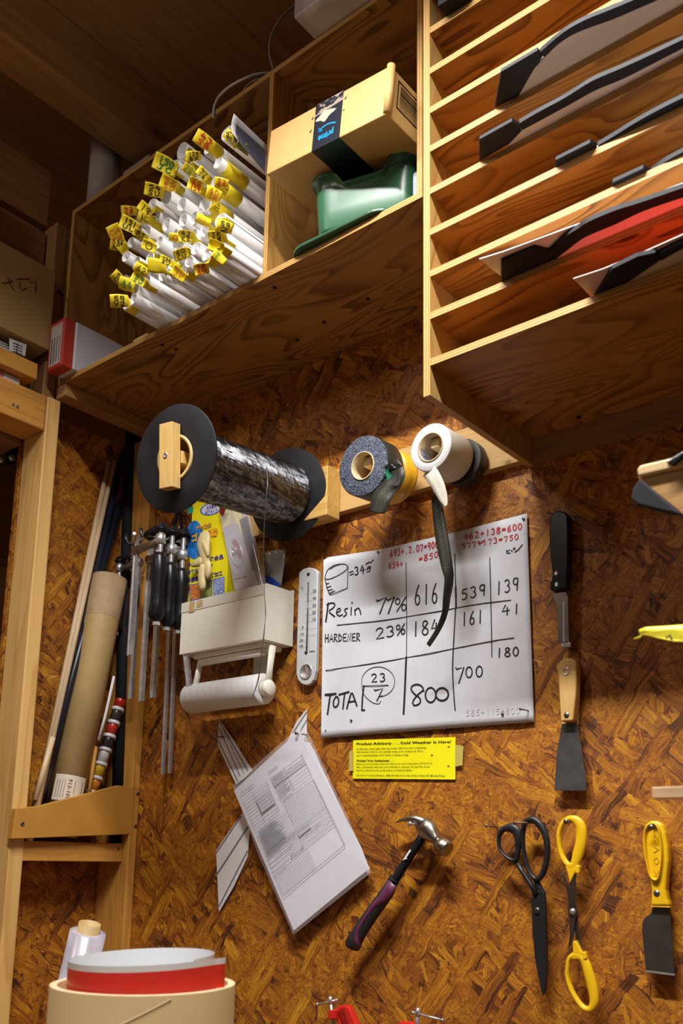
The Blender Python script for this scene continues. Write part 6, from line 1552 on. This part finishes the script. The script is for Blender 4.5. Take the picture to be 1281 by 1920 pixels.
for i, (zx, zy, r0_, txt, inkc, fx, fy, fs_) in enumerate(RL):
    cx, cz = C_[i]; R = Rr[i]*.985; y0 = YE[i]; y1 = 1.455+random.uniform(-.02, .02)
    lb = where.get(i) or 'rolled white paper with yellow flag reading %s in %s' % (txt, INKN[inkc])
    if i not in where:
        hz = 'low' if cz < 2.74 else ('high' if cz > 2.87 else 'midway up'); hx = 'at the left' if cx < -1.45 else ('at the right' if cx > -1.33 else 'in the middle')
        lb = 'white roll, flag %s in %s ink, %s %s of the pile' % (txt, INKN[inkc], hz, hx)
    t = thing('paper_roll', lb, 'paper roll', (cx, y0, cz-R), 'paper template rolls in the wall cabinet')
    MB().sheet(paperroll(cx, cz, R, y0, y1, random.uniform(0, 6))).build('paper', ROLLP, t, solid=.0005)
    c = Vector((cx, y0, cz))
    if i in (1, 2, 3):   # wide tape wound over the roll
        MB().lathe((cx, y0+.012, cz), (0, 1, 0), [(0, R+.0007), (.062 if i == 1 else .05, R+.0007)], 40).build('tape_band', YTAPE, t, solid=.0004)
    if fs_:
        fc = onY(180+fx/3.768, 200+fy/3.768, y0-.022)
        wv = (fc-EYE).dot(FW); hs = fs_/3.768*wv/F_PX*random.uniform(1.0, 1.3)
        view = (EYE-fc).normalized(); view = (view+Vector((random.uniform(-.35, .35), random.uniform(-.1, .3), random.uniform(-.25, .25)))).normalized()
        # flag frame: long axis from roll rim outward, text runs back to front, upside down as stuck on
        rim = c+((fc-c)-Vector((0, (fc-c).y, 0))).normalized()*R if (fc-c).length > 0 else c
        out_ = (Vector((-.62, -.25, .42))+Vector((random.uniform(-.25, .25), 0, random.uniform(-.25, .25)))).normalized()
        a = (out_-view*out_.dot(view)).normalized(); b = view.cross(a).normalized()
        la, lb_ = hs*random.uniform(.85, 1.0), hs*random.uniform(.58, .72)
        g = []; nA, nB = 8, 6; cur = random.uniform(.2, .9)*random.choice((1, -1)); cur2 = random.uniform(-.5, .5); twist = random.uniform(-.4, .4)
        def fp(s, q, lift=0):
            # s along a (-1..1), q along b (-1..1): curved and slightly pinched at the root
            pin = 1-.18*max(0, -s)-.10*max(0, s-.5)
            off = cur*hs*.35*(q*q)+cur2*hs*.35*s*s+twist*hs*.3*s*q
            return fc+a*(la*s)+b*(lb_*q*pin)-view*off+view*lift
        nrow = [[fp(-1+2*k/nA, -1+2*j/nB) for j in range(nB+1)] for k in range(nA+1)]
        # root: run down to the roll's outer face
        root_c = c+Vector((0, .018, 0)); dirr = (fc-c); dirr.y = 0; dirr = dirr.normalized() if dirr.length > 1e-4 else Vector((-1, 0, 0))
        cc = []
        for j in range(nB+1):
            an = math.atan2(dirr.z, dirr.x)+(-1+2*j/nB)*.75*(1 if b.dot(Vector((-dirr.z, 0, dirr.x))) > 0 else -1)
            cc.append(Vector((cx+math.cos(an)*(R+.0008), y0+.001, cz+math.sin(an)*(R+.0008))))
        cc2 = [p+Vector((0, .022, 0)) for p in cc]
        near_end = nrow[0] if (nrow[0][3]-c).length < (nrow[-1][3]-c).length else nrow[-1]
        rows = [cc2, cc]+(nrow if near_end is nrow[0] else nrow[::-1])
        fl = MB().sheet(rows).build('flag', YTAPE, t, solid=.0004)
        if txt:
            mb = MB(); parts_ = txt.split(' ')
            for li, wd_ in enumerate(parts_):
                q0, q1 = (-.62, .62) if len(parts_) == 1 else ((-.78, -.08), (.08, .78))[li]
                n_ = len(wd_); sp0, sp1 = (.68, -.68)
                tb2 = MB()
                for ci, ch in enumerate(wd_):
                    for stv in ST.get(ch, []):
                        P_ = []
                        for k in range(len(stv)-1):
                            for m_ in range(3):
                                x = stv[k][0]+(stv[k+1][0]-stv[k][0])*m_/3; y = stv[k][1]+(stv[k+1][1]-stv[k][1])*m_/3; P_.append((x, y))
                        P_.append(stv[-1])
                        pts = []
                        for x, y in P_:
                            s_ = sp0+(sp1-sp0)*((ci+.12+x*.76)/n_); q_ = q1+(q0-q1)*y
                            # orientation: text reads upside-down seen from the room
                            pts.append(fp(s_, -q_ if True else q_, .0012+hs*.02))
                        ribbon(tb2, pts, hs*.10, view)
                mb.add(tb2.v, tb2.f)
            mb.build('flag_writing', INKS[inkc], fl, org=WORLD[fl.name])
# loose grey printed sheet standing against the divider
gs = thing('printed_sheet', 'loose curled sheet with slate print standing against the divider above the rolls', 'sheet', (-1.24, 1.08, 3.0))
ZR = lambda x, y, yy: onY(180+x/3.768, 200+y/3.768, yy)
def sheetrow(f, inset=0):
    a = ZR(975+6*f*6+0, 52+22*f*10*.0, 1.07); return a
e0, e1 = ZR(975, 50, 1.075), ZR(985, 215, 1.085)
k0, k1 = ZR(1207, 272, 1.19), ZR(1195, 470, 1.19)
def bil(s, t_): return (e0*(1-t_)+e1*t_)*(1-s)+(k0*(1-t_)+k1*t_)*s
MB().sheet([[bil(s/8, t_/4)+Vector((-.010*math.sin(math.pi*t_/4)*(1-s/8), 0, 0)) for s in range(9)] for t_ in range(5)]).build('sheet', WHITE, gs, solid=.0006)
sl_ = M('slate_print', (.13, .14, .22), .5, var=.05)
nvw = Vector((.0016, -.001, -.0012))
MB().sheet([[bil(.12+.87*s/8, .22+.74*t_/4)+Vector((-.010*math.sin(math.pi*(.22+.74*t_/4))*(1-(.12+.87*s/8)), 0, 0))+nvw for s in range(9)] for t_ in range(5)]).build('printed_area', sl_, gs)
big1 = C_[0]
tr = thing('wide_paper_roll', 'wide loosely wound paper roll behind the SB 43 roll at the top of the pile', 'paper roll', tuple(ZR(925, 200, 1.10)))
cc_ = ZR(925, 190, 1.10); rw = .0165
MB().sheet(paperroll(cc_.x, cc_.z, rw, 1.10, 1.44, 1.0)).build('paper', ROLLP, tr, solid=.0006)
f0, f1, f2_, f3 = ZR(935, 150, 1.075), ZR(1010, 215, 1.10), ZR(985, 300, 1.10), ZR(890, 210, 1.075)
fl = MB().sheet([[f0, (f0+f1)/2, f1], [(f0+f3)/2, (f0+f1+f2_+f3)/4+Vector((.001, -.003, 0)), (f1+f2_)/2], [f3, (f3+f2_)/2, f2_]]).build('flag', YTAPE, tr, solid=.0004)
mb = MB(); write(mb, 'TTP', [f2_*.8+f0*.2+nvw*2, f3*.8+f1*.2+nvw*2, (f3+f0)*.5+nvw*2, (f2_+f1)*.5+nvw*2], .0022, (.7, -.6, -.2))
write(mb, '5.3', [(f2_+f1)*.5+nvw*2, (f3+f0)*.5+nvw*2, f0*.8+f2_*.2+nvw*2, f1*.8+f3*.2+nvw*2], .0022, (.7, -.6, -.2))
mb.build('flag_writing', BLKINK, fl, org=WORLD[fl.name])
MB().add([ZR(985, 290, 1.10)+nvw*3, ZR(1005, 235, 1.11)+nvw*3, ZR(1078, 270, 1.135)+nvw*3, ZR(1070, 355, 1.14)+nvw*3], [(0, 1, 2, 3)]).build('olive_tape', M('olive_tape', (.26, .25, .05), .4), gs, solid=.0003)
# a dark green card between the bottom rolls
tag(MB().box((-1.262, 1.21, 2.6595), (-1.256, 1.43, 2.668)).build('green_card', M('green_card', (.03, .08, .05), .6)), 'small dark green card under the bottom row of rolls near the divider', 'card')
